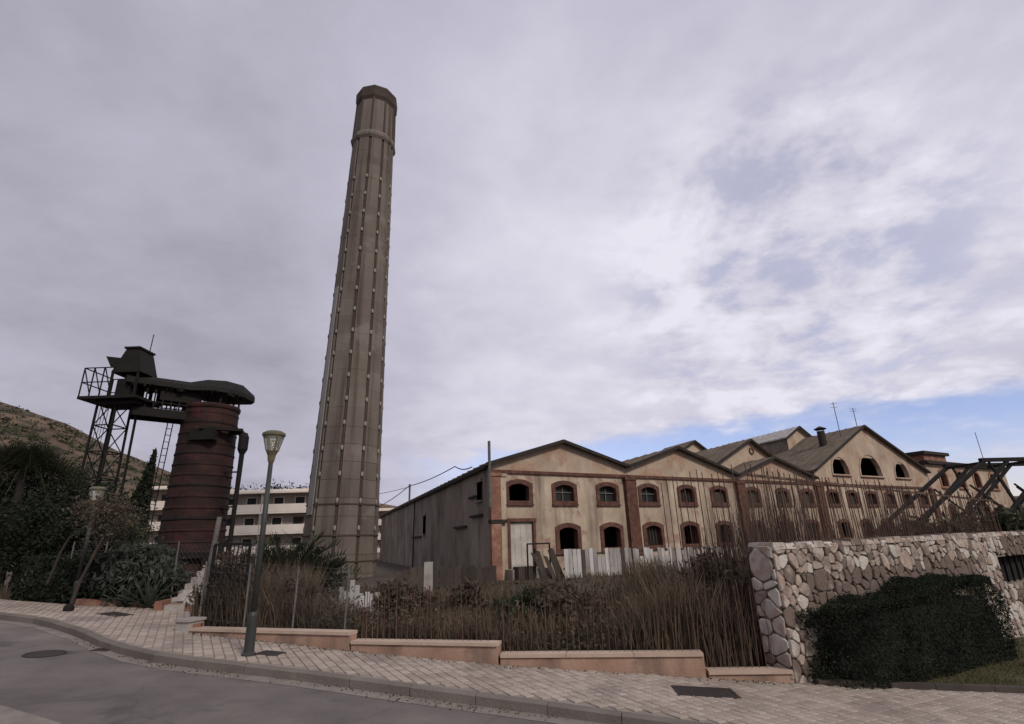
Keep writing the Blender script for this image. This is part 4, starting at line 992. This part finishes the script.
# dry tall grass: stuff
def weeds(name, n, region, hfun, wid, m, lean=.5):
    x0, x1, y0f, y1f = region; b = MB()
    V = []; Fc = []; T = []
    k = 0
    while k < n:
        x = random.uniform(x0, x1); ya, yb = y0f(x), y1f(x); y = ya + (yb-ya)*random.random()**1.4
        cl = noise.noise((x*.55, y*.55, 1.0)); 
        if random.random() > .62 + cl: continue
        z = hfield(x, y); h = hfun(x, y)*random.uniform(.5,1.15)*(1+cl*.7)
        if h < .04: k += 1; continue
        a = random.uniform(0,6.28); lx, ly = math.cos(a)*h*lean*random.random(), math.sin(a)*h*lean*random.random()
        w = wid*random.uniform(.6,1.4); th = random.uniform(0,3.14); wx, wy = math.cos(th)*w, math.sin(th)*w
        o = len(V); V += [(x-wx,y-wy,z-.03),(x+wx,y+wy,z-.03),(x+lx*.4+wx*.7,y+ly*.4+wy*.7,z+h*.6),(x+lx*.4-wx*.7,y+ly*.4-wy*.7,z+h*.6),(x+lx,y+ly,z+h)]
        Fc += [(o,o+1,o+2,o+3),(o+3,o+2,o+4)]; tt = random.uniform(-.2,.2)+cl*.35; T += [tt,tt]; k += 1
    b.v, b.f, b.t = V, Fc, T
    return b.build(name, m, kind='stuff')
PL = [(-7.5,12.1)] + [s_[0] for s_ in SEG] + [(4.4,9.53)]; PL = sorted(set(PL))
front = lambda x: yat(PL, x) + .42
def wall_limit(x): return front(x)+5 if x < 4.1 else 30
def hw(x, y):
    bear = x/max(y,1)
    e = .95 if bear < -.36 else (.5 + .62*smooth(.13,.26,bear))
    return e*(1 - .35*smooth(16, 26, y))
weeds('tall_dry_grass', 26000, (-7.2, 4.0, front, lambda x: front(x)+8), hw, .013, M['grass_dry'])
weeds('far_dry_grass', 9000, (-9, 16, lambda x: max(front(min(x,4)) + 7, 9.9 + .62*(x-4.2) + 1.6 if x > 4.2 else 0), lambda x: 31 + .5*max(x,-6)), lambda x, y: .30 if x < 6 else .9, .020, M['grass_dry'])
weeds('tall_dead_stalks', 3600, (4.2, 14, lambda x: 9.53 + (x-4.31)*.625 + .9, lambda x: 9.53 + (x-4.31)*.625 + 4.5), lambda x, y: 2.7 - .03*(x-4), .009, M['stalk'], .12)
weeds('left_dry_grass', 9000, (-34, -7.2, lambda x: yat(INNER, x)+1.0, lambda x: yat(INNER, x)+8), lambda x, y: .55, .016, M['grass_dry'])
def litter(name, n, pts, size, m, h=0.0):
    P = []
    while len(P) < n:
        x, y, z = pts()
        if noise.noise((x*.8, y*.8, 4)) < random.uniform(-.5,.25): continue
        P.append((x, y, z + abs(random.gauss(0,h)) if h else z))
    b = MB(); P = np.array(P); leaf_mesh(b, P, size, rng.uniform(-.25,.25,n), .9); b.build(name, m, kind='stuff')
def _plot():
    x = random.uniform(-7, 4.1); y = front(x) + random.uniform(0, 5)**1.0; return x, y, hfield(x, y)
litter('plot_undergrowth', 16000, _plot, .045, M['leaf_dry'], .28)
litter('plot_green_weeds', 6000, _plot, .04, M['leaf_olive'], .22)
def _gut():
    x = random.uniform(-9, 5); y = yat(CURB, x) - .15 - abs(random.gauss(0,.14)); return x, y, hp(x,y) - .125
litter('gutter_leaves', 420, _gut, .022, M['leaf_dry'])
def _pave():
    x = random.uniform(-6.8, 4.2); y = yat(INNER, x) - .12 - abs(random.gauss(0,.10)); return x, y, hp(x,y) + .006
litter('pavement_leaves', 380, _pave, .020, M['leaf_dry'])
# lawn between wall, hedge and pavement
lw = MB(); n_l = 24; rows = 6
for i in range(n_l+1):
    x = 4.75 + i*(16.5-4.75)/n_l; y0 = 9.56; y1 = min(9.53 + (x-4.31)*.625 - .03, 18)
    for k in range(rows+1):
        y = y0 + (y1-y0)*k/rows; lw.v.append((x, y, hp(x,y) + .02 + .10*min(1,(y-y0)/1.2)))
for i in range(n_l):
    for k in range(rows): a = i*(rows+1)+k; lw.f.append((a, a+rows+1, a+rows+2, a+1))
lw.build('lawn', M['lawn_soil'], smooth=True, kind='structure')
def lawn_grass():
    V = []; Fc = []; T = []
    for _ in range(26000):
        x = random.uniform(4.9,13); y0, y1 = 9.62, 9.53 + (x-4.31)*.625 - .1
        y = random.uniform(y0, max(y1,y0)); cl = noise.noise((x*.9,y*.9,7))
        if y1 <= y0 or random.random() > .6 + cl*1.2: continue
        z = hp(x,y) + .02 + .10*min(1,(y-9.56)/1.2); h = random.uniform(.025,.07); a = random.uniform(0,6.28); w = .006; lx, ly = math.cos(a)*h*.7, math.sin(a)*h*.7; th = random.uniform(0,3.14); wx, wy = math.cos(th)*w, math.sin(th)*w
        o = len(V); V += [(x-wx,y-wy,z-.01),(x+wx,y+wy,z-.01),(x+lx,y+ly,z+h)]; Fc.append((o,o+1,o+2)); T.append(random.uniform(-.2,.2)+cl*.3)
    b = MB(); b.v, b.f, b.t = V, Fc, T; b.build('lawn_grass', M['grass_lawn'], kind='stuff')
lawn_grass()
ek = bpy.data.objects.new('garden_edging', None); COL.objects.link(ek); ek['kind'] = 'structure'
for i in range(13):
    x0 = 4.62 + i*.9; a = Vector((x0, 9.47, hp(x0,9)+.04)); c = Vector((x0+.89, 9.47, hp(x0+.89,9)+.04)); b = MB(); b.beam(a-Vector((0,0,.07)), c-Vector((0,0,.07)), .12, .18); b.build('kerbstone', M['iron_lid'] if False else M['dboard'], ek)

# ---------------------------------------------------------------- rubble stone wall
def clip(poly, nx, ny, c):                      # keep nx*x+ny*y <= c
    out = []
    for i in range(len(poly)):
        p, q = poly[i], poly[(i+1) % len(poly)]; a = nx*p[0]+ny*p[1]-c; b = nx*q[0]+ny*q[1]-c
        if a <= 0: out.append(p)
        if (a < 0 < b) or (b < 0 < a): t = a/(a-b); out.append((p[0]+(q[0]-p[0])*t, p[1]+(q[1]-p[1])*t))
    return out
def stone_cells(w, h, sx, sy, gap, skip=None):
    rows = max(1, round(h/sy)); seeds = []; ex = lambda v: min(max(v, .05), w-.05)
    for r in range(rows):
        k = sx*random.uniform(.85,1.15); n = max(1, round(w/k))
        for i in range(n): seeds.append((ex((i+.5+(.25 if r % 2 else -.25))*w/n + random.uniform(-.3,.3)*k), (r+.5)*h/rows + random.uniform(-.24,.24)*sy))
    wt = [random.uniform(0,.5)*sx*sx*(2.2 if random.random() < .15 else 1) for _ in seeds]
    for i, (x, y) in enumerate(seeds):
        if not (0.02 < x < w-.02): continue
        if skip and skip[0] < x < skip[1] and skip[2] < y < skip[3]: continue
        poly = [(0,0),(w,0),(w,h),(0,h)]
        g2 = gap*random.uniform(.2,1.7)
        if skip:
            if skip[2]-.4 < y < skip[3]+.4 and x < skip[0]: poly = clip(poly, 1, 0, skip[0])
            elif x > skip[0]-.1 and y >= skip[3]: poly = clip(poly, 0, -1, -skip[3])
            elif x > skip[0]-.1 and y <= skip[2]: poly = clip(poly, 0, 1, skip[2])
        for j, (a, b) in enumerate(seeds):
            if i == j or abs(a-x) > 3*sx or abs(b-y) > 3*sy: continue
            dx, dy = a-x, b-y; d = math.hypot(dx,dy)
            if d < 1e-4: continue
            poly = clip(poly, dx/d, dy/d, (dx*x+dy*y)/d + (d*d + wt[i] - wt[j])/(2*d) - g2)
            if len(poly) < 3: break
        if len(poly) >= 3: yield (x, y), poly
def stone_mesh(poly, cx, cy, proud):
    n = len(poly); b = MB(); r1 = .90; vs = []
    tx, ty = random.uniform(-.08,.08), random.uniform(-.08,.08)
    # chop the corners so stones look knocked round
    pl = []
    for i in range(n):
        p, q = poly[i], poly[(i+1)%n]
        if math.dist(p,q) < .05: pl.append(((p[0]+q[0])/2,(p[1]+q[1])/2)); continue
        pl += [(p[0]+(q[0]-p[0])*.2, p[1]+(q[1]-p[1])*.2), (p[0]+(q[0]-p[0])*.8, p[1]+(q[1]-p[1])*.8)]
    n = len(pl)
    gx = sum(p[0] for p in pl)/n; gy = sum(p[1] for p in pl)/n
    for k, dz in ((1,0),(.97,proud*.75),(.86,proud)):
        for x, y in pl: vs.append((gx+(x-gx)*k, dz + (tx*(x-gx)+ty*(y-gy) if dz > 0 else 0) + random.uniform(-.006,.006)*(dz>0), gy+(y-gy)*k))
    vs.append((gx, proud*1.05, gy)); fs = []
    for l in range(2):
        for i in range(n): j=(i+1)%n; fs.append((l*n+i,l*n+j,(l+1)*n+j,(l+1)*n+i))
    fs += [(2*n+i,2*n+(i+1)%n,3*n) for i in range(n)]
    b.add([(x,-y,z) for x,y,z in vs], [f for f in fs]); return b
def stone_wall():
    ztop = 1.53; L_ = 13.5; th = .45
    t = thing('stone_wall', 'rough rubble stone wall running back behind the big hedge', 'stone wall', (WA.x,WA.y,ztop), math.pi/2 - WAZ)
    zb = -2.1 - 0.9                                       # local bottom
    hz = (9.35, 13.4, -1.22, -.56)                       # opening, local
    c = MB(); c.box(.03, hz[0], .03, th-.03, zb, -.05); c.box(hz[0], L_, .03, th-.03, zb, hz[2]); c.box(hz[0], L_, .03, th-.03, hz[3], -.05); c.build('core', M['mortar'], t)
    c = MB(); c.box(hz[0]+.02, L_-.02, th-.12, th-.06, hz[2]+.003, hz[3]-.003); c.build('opening_dark_panel', M['dark'], t)  # near-black panel added at the back to paint the opening's inner darkness
    for i in range(9):
        x = hz[0]+.15+i*.42; c = MB(); c.beam((x,.2,hz[2]),(x+.08,.2,hz[3]),.05); c.build('opening_bar', M['rust_dark'], t)
    items = []
    H = -zb
    for (cx, cy), poly in stone_cells(L_, H, 0.235, .17, .010, (hz[0], hz[1], hz[2]+H, hz[3]+H)):
        big = []; items.append((cx, cy+zb, [(x, y+zb) for x, y in poly]))
    def vis(it):
        x, z = it[0], it[1]
        ground = -2.0 - .055*x
        s = 0
        if z < ground - .1: s += 50
        if .7 < x < 8 and z < -.55: s += 20
        if x > 9.2: s += 6
        return s + x*.4
    items.sort(key=vis); stuff = MB()
    for k, (cx, cy, poly) in enumerate(items):
        m_ = stone_mesh(poly, cx, cy, random.uniform(.022,.055))
        if k < 258: m_.build('stone', M['stone'], t)
        else: stuff.add(m_.v, m_.f)
    stuff.build('stone_infill', M['stone'], t, kind='stuff')
    # end face
    for (cx, cy), poly in stone_cells(th, H, .26, .23, .010):
        p2 = [(x, y+zb) for x, y in poly]
        m_ = stone_mesh(p2, cx, cy, random.uniform(.02,.045)); o = MB()
        o.add([(y, th-x, z) for x, y, z in m_.v], m_.f); o.build('stone', M['stone'], t)
    # rough capping stones
    x = 0.0
    while x < L_:
        w = random.uniform(.2,.38); b = MB(); z0 = random.uniform(.02,.06)
        b.add([(x+.01,-.05,-.06),(x+w-.01,-.05,-.06),(x+w-.01,th+.03,-.06),(x+.01,th+.03,-.06),(x+.03,-.02,z0),(x+w-.03,-.02,z0+random.uniform(-.02,.02)),(x+w-.04,th,z0),(x+.04,th,z0)], [(3,2,1,0),(4,5,6,7),(0,1,5,4),(1,2,6,5),(2,3,7,6),(3,0,4,7)])
        b.build('capstone', M['stone'], t); x += w
stone_wall()

# ---------------------------------------------------------------- fences
def bar_fence(label, a, b_, z0, z1, step, r, rails, post=None, group='rusty bar fences', wob=.045):
    a = Vector(a); b_ = Vector(b_); d_ = b_-a; L_ = Vector((d_.x,d_.y,0)).length
    t = thing('bar_fence', label, 'fence', (a.x,a.y,0), math.atan2(d_.y,d_.x), group); n = int(L_/step)
    for i in range(n+1):
        x = i*step; f = x/L_; zz0 = z0(f); zz1 = z1(f)+random.uniform(-.14,.05); k = MB()
        k.beam((x+random.uniform(-wob,wob)*.3,0,zz0),(x+random.uniform(-wob,wob),random.uniform(-wob,wob),zz1), r); k.build('bar', M['rust_bar'], t)
    for dz in rails:
        k = MB(); k.beam((0,.02,z1(0)-dz),(L_,.02,z1(1)-dz),.035,.045); k.build('rail', M['rust_bar'], t)
    for x in post or []:
        k = MB(); k.box(x-.03,x+.03,-.03,.03,z0(x/L_)-.2,z1(x/L_)+.05); k.build('post', M['rust_dark'], t)
p0, p1 = wp(.1,.25), wp(11.2,.25)
bar_fence('tall rusty bar fence standing on top of the stone wall', (*p0,0), (*p1,0), lambda f: 1.5, lambda f: 2.92-.35*f, .11, .013, (.16,), [])
q1 = wp(.0,.45)
bar_fence('rusty bar fence panel running left from the stone wall end', (3.05,11.3,0), (*q1,0), lambda f: -.4, lambda f: 2.95, .15, .012, (), [])
bar_fence('low rusty bar fence on the longest planter wall', (-.3,10.2,0), (2.98,9.80,0), lambda f: -.1, lambda f: .80+.2*f, .12, .009, (), [])
bar_fence('thin rusty bar fence on the middle planter wall, left of the longest one', (-3.0,10.95,0), (-.5,10.26,0), lambda f: .0, lambda f: 1.0-.05*f, .12, .010, (), [])
bar_fence('short rusty bar fence above the last planter step beside the stone wall', (3.04,9.80,0), (4.2,9.72,0), lambda f: -.35, lambda f: 1.0, .12, .009, (), [])
def wire_fence(label, pts, z, H, n_post, cells=True):
    t = thing('chain_link_fence', label, 'fence', (0,0,0))
    P = []
    for (a, b_) in zip(pts, pts[1:]): P += [Vector((*a,0)).lerp(Vector((*b_,0)), k/n_post) for k in range(n_post)]
    P.append(Vector((*pts[-1],0)))
    for p in P:
        zz = hfield(p.x,p.y)-.2; b = MB(); b.tube([(p.x,p.y,zz),(p.x+random.uniform(-.03,.03),p.y,zz+.2+H)], .020, 6); b.build('post', M['post'], t)
    for h in (.15,.5,.85,1.0):
        b = MB(); b.tube([Vector((p.x,p.y,hfield(p.x,p.y)+H*h)) for p in P], .006, 4); b.build('line_wire', M['wire'], t)
    m_ = MB()
    for a, c in zip(P, P[1:]):
        L_ = (c-a).length; n = int(L_/.16)
        za, zc = hfield(a.x,a.y), hfield(c.x,c.y); 
        for i in range(-int(H/.16), n):
            for sgn in (1,-1):
                u0, u1 = i*.16, i*.16+H
                lo, hi = max(0,u0), min(L_,u1)
                if hi <= lo: continue
                h0, h1 = (lo-u0), (hi-u0)
                if sgn < 0: h0, h1 = H-h0, H-h1
                q0 = a.lerp(c, lo/L_); q1_ = a.lerp(c, hi/L_); q0.z = za+(zc-za)*lo/L_+h0; q1_.z = za+(zc-za)*hi/L_+h1; m_.beam(q0, q1_, .0035)
    m_.build('mesh_wire', M['wire'], t, kind='stuff')
wire_fence('sagging chain-link fence with thin grey posts round the left plot', [(-6.9,12.4),(-3.4,11.2)], 0, 1.35, 3)
wire_fence('chain-link fence with thin posts behind the grey-green oleanders', [(-13.6,16.9),(-7.2,15.3)], 0, 1.75, 5)
b = MB(); b.tube([(0,0,-.1),(.05,0,1.2),(.12,0,2.3)], .055, 8); p = Vector((-6.95,12.5,hp(-6.95,12.5))); o = b.build('gate_post', M['post']); o.location = p; tag(o, 'dark leaning gate post right of the concrete steps', 'post')
g_ = thing('wire_gate', 'dark closed wire gate beside the leaning gate post', 'gate', (-6.85,12.45,hp(-6.85,12.4)), math.radians(-8))
f = MB(); f.beam((.05,0,.1),(.05,0,1.7),.05); f.beam((.9,0,.1),(.9,0,1.7),.05); f.beam((.05,0,.12),(.9,0,.12),.05); f.beam((.05,0,1.7),(.9,0,1.7),.05); f.build('frame', M['rust_dark'], g_)
for i in range(8):
    f = MB(); f.beam((.14+i*.095,0,.12),(.14+i*.095,0,1.7),.014); f.build('bar', M['rust_dark'], g_)

# concrete steps behind the left kerb
def steps():
    a = gp(187,14.9); t = thing('concrete_steps', 'pale concrete steps climbing left of the gate post', 'steps', (a.x,a.y,hp(a.x,a.y)), math.radians(8))
    for i in range(8):
        b = MB(); b.box(-.42,.42,.1+i*.34,.1+i*.34+.4,-.2,.14+i*.15); b.build('step', M['concrete'], t)
    b = MB(); b.box(-.62,-.44,.0,2.9,-.2,.25); b.build('cheek_wall', M['brick_pale'], t)
steps()
low = bpy.data.objects.new('bed_edging', None); COL.objects.link(low); low['kind'] = 'structure'
for k in range(7):
    x0 = -12.0 + k*.75; x1 = x0+.74; a = Vector((x0, yat(INNER,x0)+.06, hp(x0,0)+.03)); c = Vector((x1, yat(INNER,x1)+.06, hp(x1,0)+.03)); b = MB(); b.beam(a,c,.14,.22); b.build('kerbstone', M['brick_pale'], low)

# pale hoarding in front of the halls, one board at a time
hd = thing('board_hoarding', 'long hoarding of whitish upright boards in front of the factory windows', 'hoarding', B0 + FU*3.6 - FN*2.2, math.radians(30))
for i in range(62):
    x = i*.30; b = MB(); zt = 1.18 - .006*i + random.uniform(-.07,.07) - (.4 if random.random() < .07 else 0); tl = random.uniform(-.03,.03); g_ = random.uniform(.006,.03)
    if i in (38,46,47,55): continue
    b.add([(x+g_,0,-1.2),(x+.29,0,-1.2),(x+.29,.03,-1.2),(x+g_,.03,-1.2),(x+g_+tl,0,zt),(x+.29+tl,0,zt+random.uniform(-.04,.04)),(x+.29+tl,.03,zt),(x+g_+tl,.03,zt)], [(3,2,1,0),(4,5,6,7),(0,1,5,4),(1,2,6,5),(2,3,7,6),(3,0,4,7)])
    o = b.build('board', M['board'] if random.random() > (.06 if i < 44 else .4) else M['dboard'], hd); o.location.y = random.uniform(-.05,.05)
for z in (.1,.85):
    b = MB(); b.box(0,18.6,.07,.13,z,z+.1); b.build('rail', M['dboard'], hd)
dh = thing('dark_plank_fence', 'dark upright plank fence before the grey side wall', 'fence', at(395,560,27).xy.to_3d()+Vector((0,0,-.6)), math.radians(16))
for i in range(14):
    x = i*.36; b = MB(); b.box(x+.01,x+.34,0,.03,-.3,1.25+random.uniform(-.15,.1)); b.build('plank', M['dboard'], dh)
for z in (.3,1.0):
    b = MB(); b.box(0,5,.04,.1,z,z+.09); b.build('rail', M['dboard'], dh)
a = at(428,600,25); wpost = MB(); wpost.box(-.17,.17,-.17,.17,-.8,1.32); o = wpost.build('concrete_post', M['concrete']); o.location = (a.x,a.y,-.35); tag(o, 'stout whitewashed concrete post before the dark side wall', 'post')
# scrap metal frame by the white door
sf = thing('scrap_frame', 'rusty upright steel frame with tangled scrap by the white door', 'scrap frame', B0 + FU*1.55 - FN*1.6 + Vector((0,0,0)), math.radians(30))
for p, q, w in (((0,0,-.8),(0,0,1.55),.07),((1.5,0,-.8),(1.5,0,1.55),.07),((0,0,1.55),(1.5,0,1.55),.08),((.5,0,-.8),(.5,0,1.3),.05)):
    b = MB(); b.beam(p,q,w); b.build('bar', M['rust_dark'], sf)
for (x0,z0,x1,z1) in ((.15,1.1,1.1,-.7),(1.45,1.3,2.1,-.7),(1.3,1.2,1.9,-.7),(.5,1.2,.95,-.7),(1.0,.9,1.6,-.7)):
    b = MB(); b.add([(x0,-.1,z0),(x0+.22,-.15,z0-.05),(x1+.3,-.3,z1),(x1,-.25,z1),(x0,-.06,z0),(x0+.22,-.11,z0-.05),(x1+.3,-.26,z1),(x1,-.21,z1)], [(3,2,1,0),(4,5,6,7),(0,1,5,4),(1,2,6,5),(2,3,7,6),(3,0,4,7)]); b.build('scrap_sheet', M['dboard'], sf)
b = MB(); b.box(-.5,.6,.2,.8,-.8,.35); b.build('scrap_box', M['dboard'], sf)
# white rubble heap at the chimney foot
def rubble():
    c = at(352,600,14.6); c.z = hfield(c.x,c.y); b = MB()
    for _ in range(260):
        r = abs(random.gauss(0,.6)); a = random.uniform(0,6.28); x, y = c.x + r*math.cos(a)*1.2, c.y + r*math.sin(a)*.6
        z = max(.05, .55 - r*.4)*random.random() + c.z; s_ = random.uniform(.06,.22)
        b.add([(x+s_*random.uniform(.5,1)*i, y+s_*random.uniform(.5,1)*j, z+s_*.6*random.uniform(.5,1)*k) for k in (-1,1) for i,j in ((-1,-1),(1,-1),(1,1),(-1,1))], [(3,2,1,0),(4,5,6,7),(0,1,5,4),(1,2,6,5),(2,3,7,6),(3,0,4,7)])
    b.build('rubble', M['concrete'], kind='stuff')
rubble()
pf = thing('pale_plank_screen', 'broken screen of pale planks at the foot of the chimney', 'screen', at(328,600,14.2).xy.to_3d()+Vector((0,0,-.1)), math.radians(-4))
for i in range(11):
    x = i*.22; b = MB(); h_ = .95 - .07*abs(i-4) + random.uniform(-.25,.15); b.box(x*.6+.01,x*.6+.12,0,.03,0,h_); b.build('plank', M['board'], pf)

# ---------------------------------------------------------------- steel roof truss behind the wall
def truss():
    Y = 20.0; O_ = at(985,460,Y)
    t = thing('steel_truss', 'dark rusted steel lattice truss rising behind the stone wall at right', 'truss', (O_.x,O_.y,0), math.radians(4))
    zt = O_.z; zb = at(905,527,Y).z - .2
    def bar(n, p, q, w): b = MB(); b.beam(p,q,w); b.build(n, M['rust_dark'], t)
    L_ = 9
    for y in (0, 1.6):
        bar('top_chord', (-.2,y,zt), (L_,y,zt), .14); bar('bottom_chord', (-3.8,y,zb), (L_,y,zb), .08)
        bar('end_raker', (-3.8,y,zb), (0,y,zt), .12)
        for i in range(6): bar('diagonal', (-2.2+i*1.75,y,zb), (.9+i*1.75,y,zt-.02), .10)
        for i in range(5): bar('vertical', (.1+i*1.75,y,zt), (.95+i*1.75,y,zb), .06); bar('lattice_strut', (-.9+i*1.75,y,(zt+zb)/2+.35), (.45+i*1.75,y,zb+.4), .05)
        for x in (-3.2,0,3,6): bar('leg', (x,y,-1.2), (x,y,zb), .14)
    for i in range(6): bar('cross_tie', (-.1+i*1.75,0,zt-.09), (-.1+i*1.75,1.6,zt-.09), .09)
truss()

# ---------------------------------------------------------------- street lamps
def lamp(label, loc, H, rz=0):
    t = thing('street_lamp', label, 'street lamp', loc, rz, 'street lamps along the pavement')
    b = MB(); b.lathe([(.115,0),(.115,.03),(.085,.05),(.08,.62),(.06,.68)], 14); b.build('base', M['lamp_metal'], t)
    b = MB(); b.lathe([(.055,.66),(.042,H-.58)], 12); b.build('pole', M['lamp_metal'], t, smooth=True)
    z = H-.58; b = MB(); b.lathe([(.045,z-.02),(.06,z+.02),(.075,z+.12),(.11,z+.2),(.10,z+.21)], 16); b.build('collar', M['lamp_cage'], t)
    b = MB(); b.lathe([(.095,z+.205),(.13,z+.30),(.185,z+.49)], 16, closed=False); b.build('lantern_glass', M['glass'], t, smooth=True)
    for k in range(4):
        a = math.pi/4 + k*math.pi/2; b = MB(); b.beam((.11*math.cos(a),.11*math.sin(a),z+.2),(.195*math.cos(a),.195*math.sin(a),z+.5),.022); b.build('cage_rib', M['lamp_cage'], t)
    b = MB(); b.lathe([(.03,z+.2),(.05,z+.25),(.055,z+.38),(.02,z+.42)], 10); b.build('bulb', M['lamp_white'], t)
    b = MB(); b.lathe([(.20,z+.485),(.212,z+.50),(.212,z+.54),(.15,z+.58),(.04,z+.595)], 18); b.build('cap', M['lamp_cage'], t)
    return t
lamp('tall grey street lamp with a bell-shaped lantern standing near the kerb', (-4.66,10.05,hp(-4.66,10.05)), 3.86)
l2 = at(97,494,15.7); lamp('far street lamp with a pale lantern among the left trees', (l2.x,15.7,hp(l2.x,15.7)-.1), l2.z-hp(l2.x,15.7)+.30)
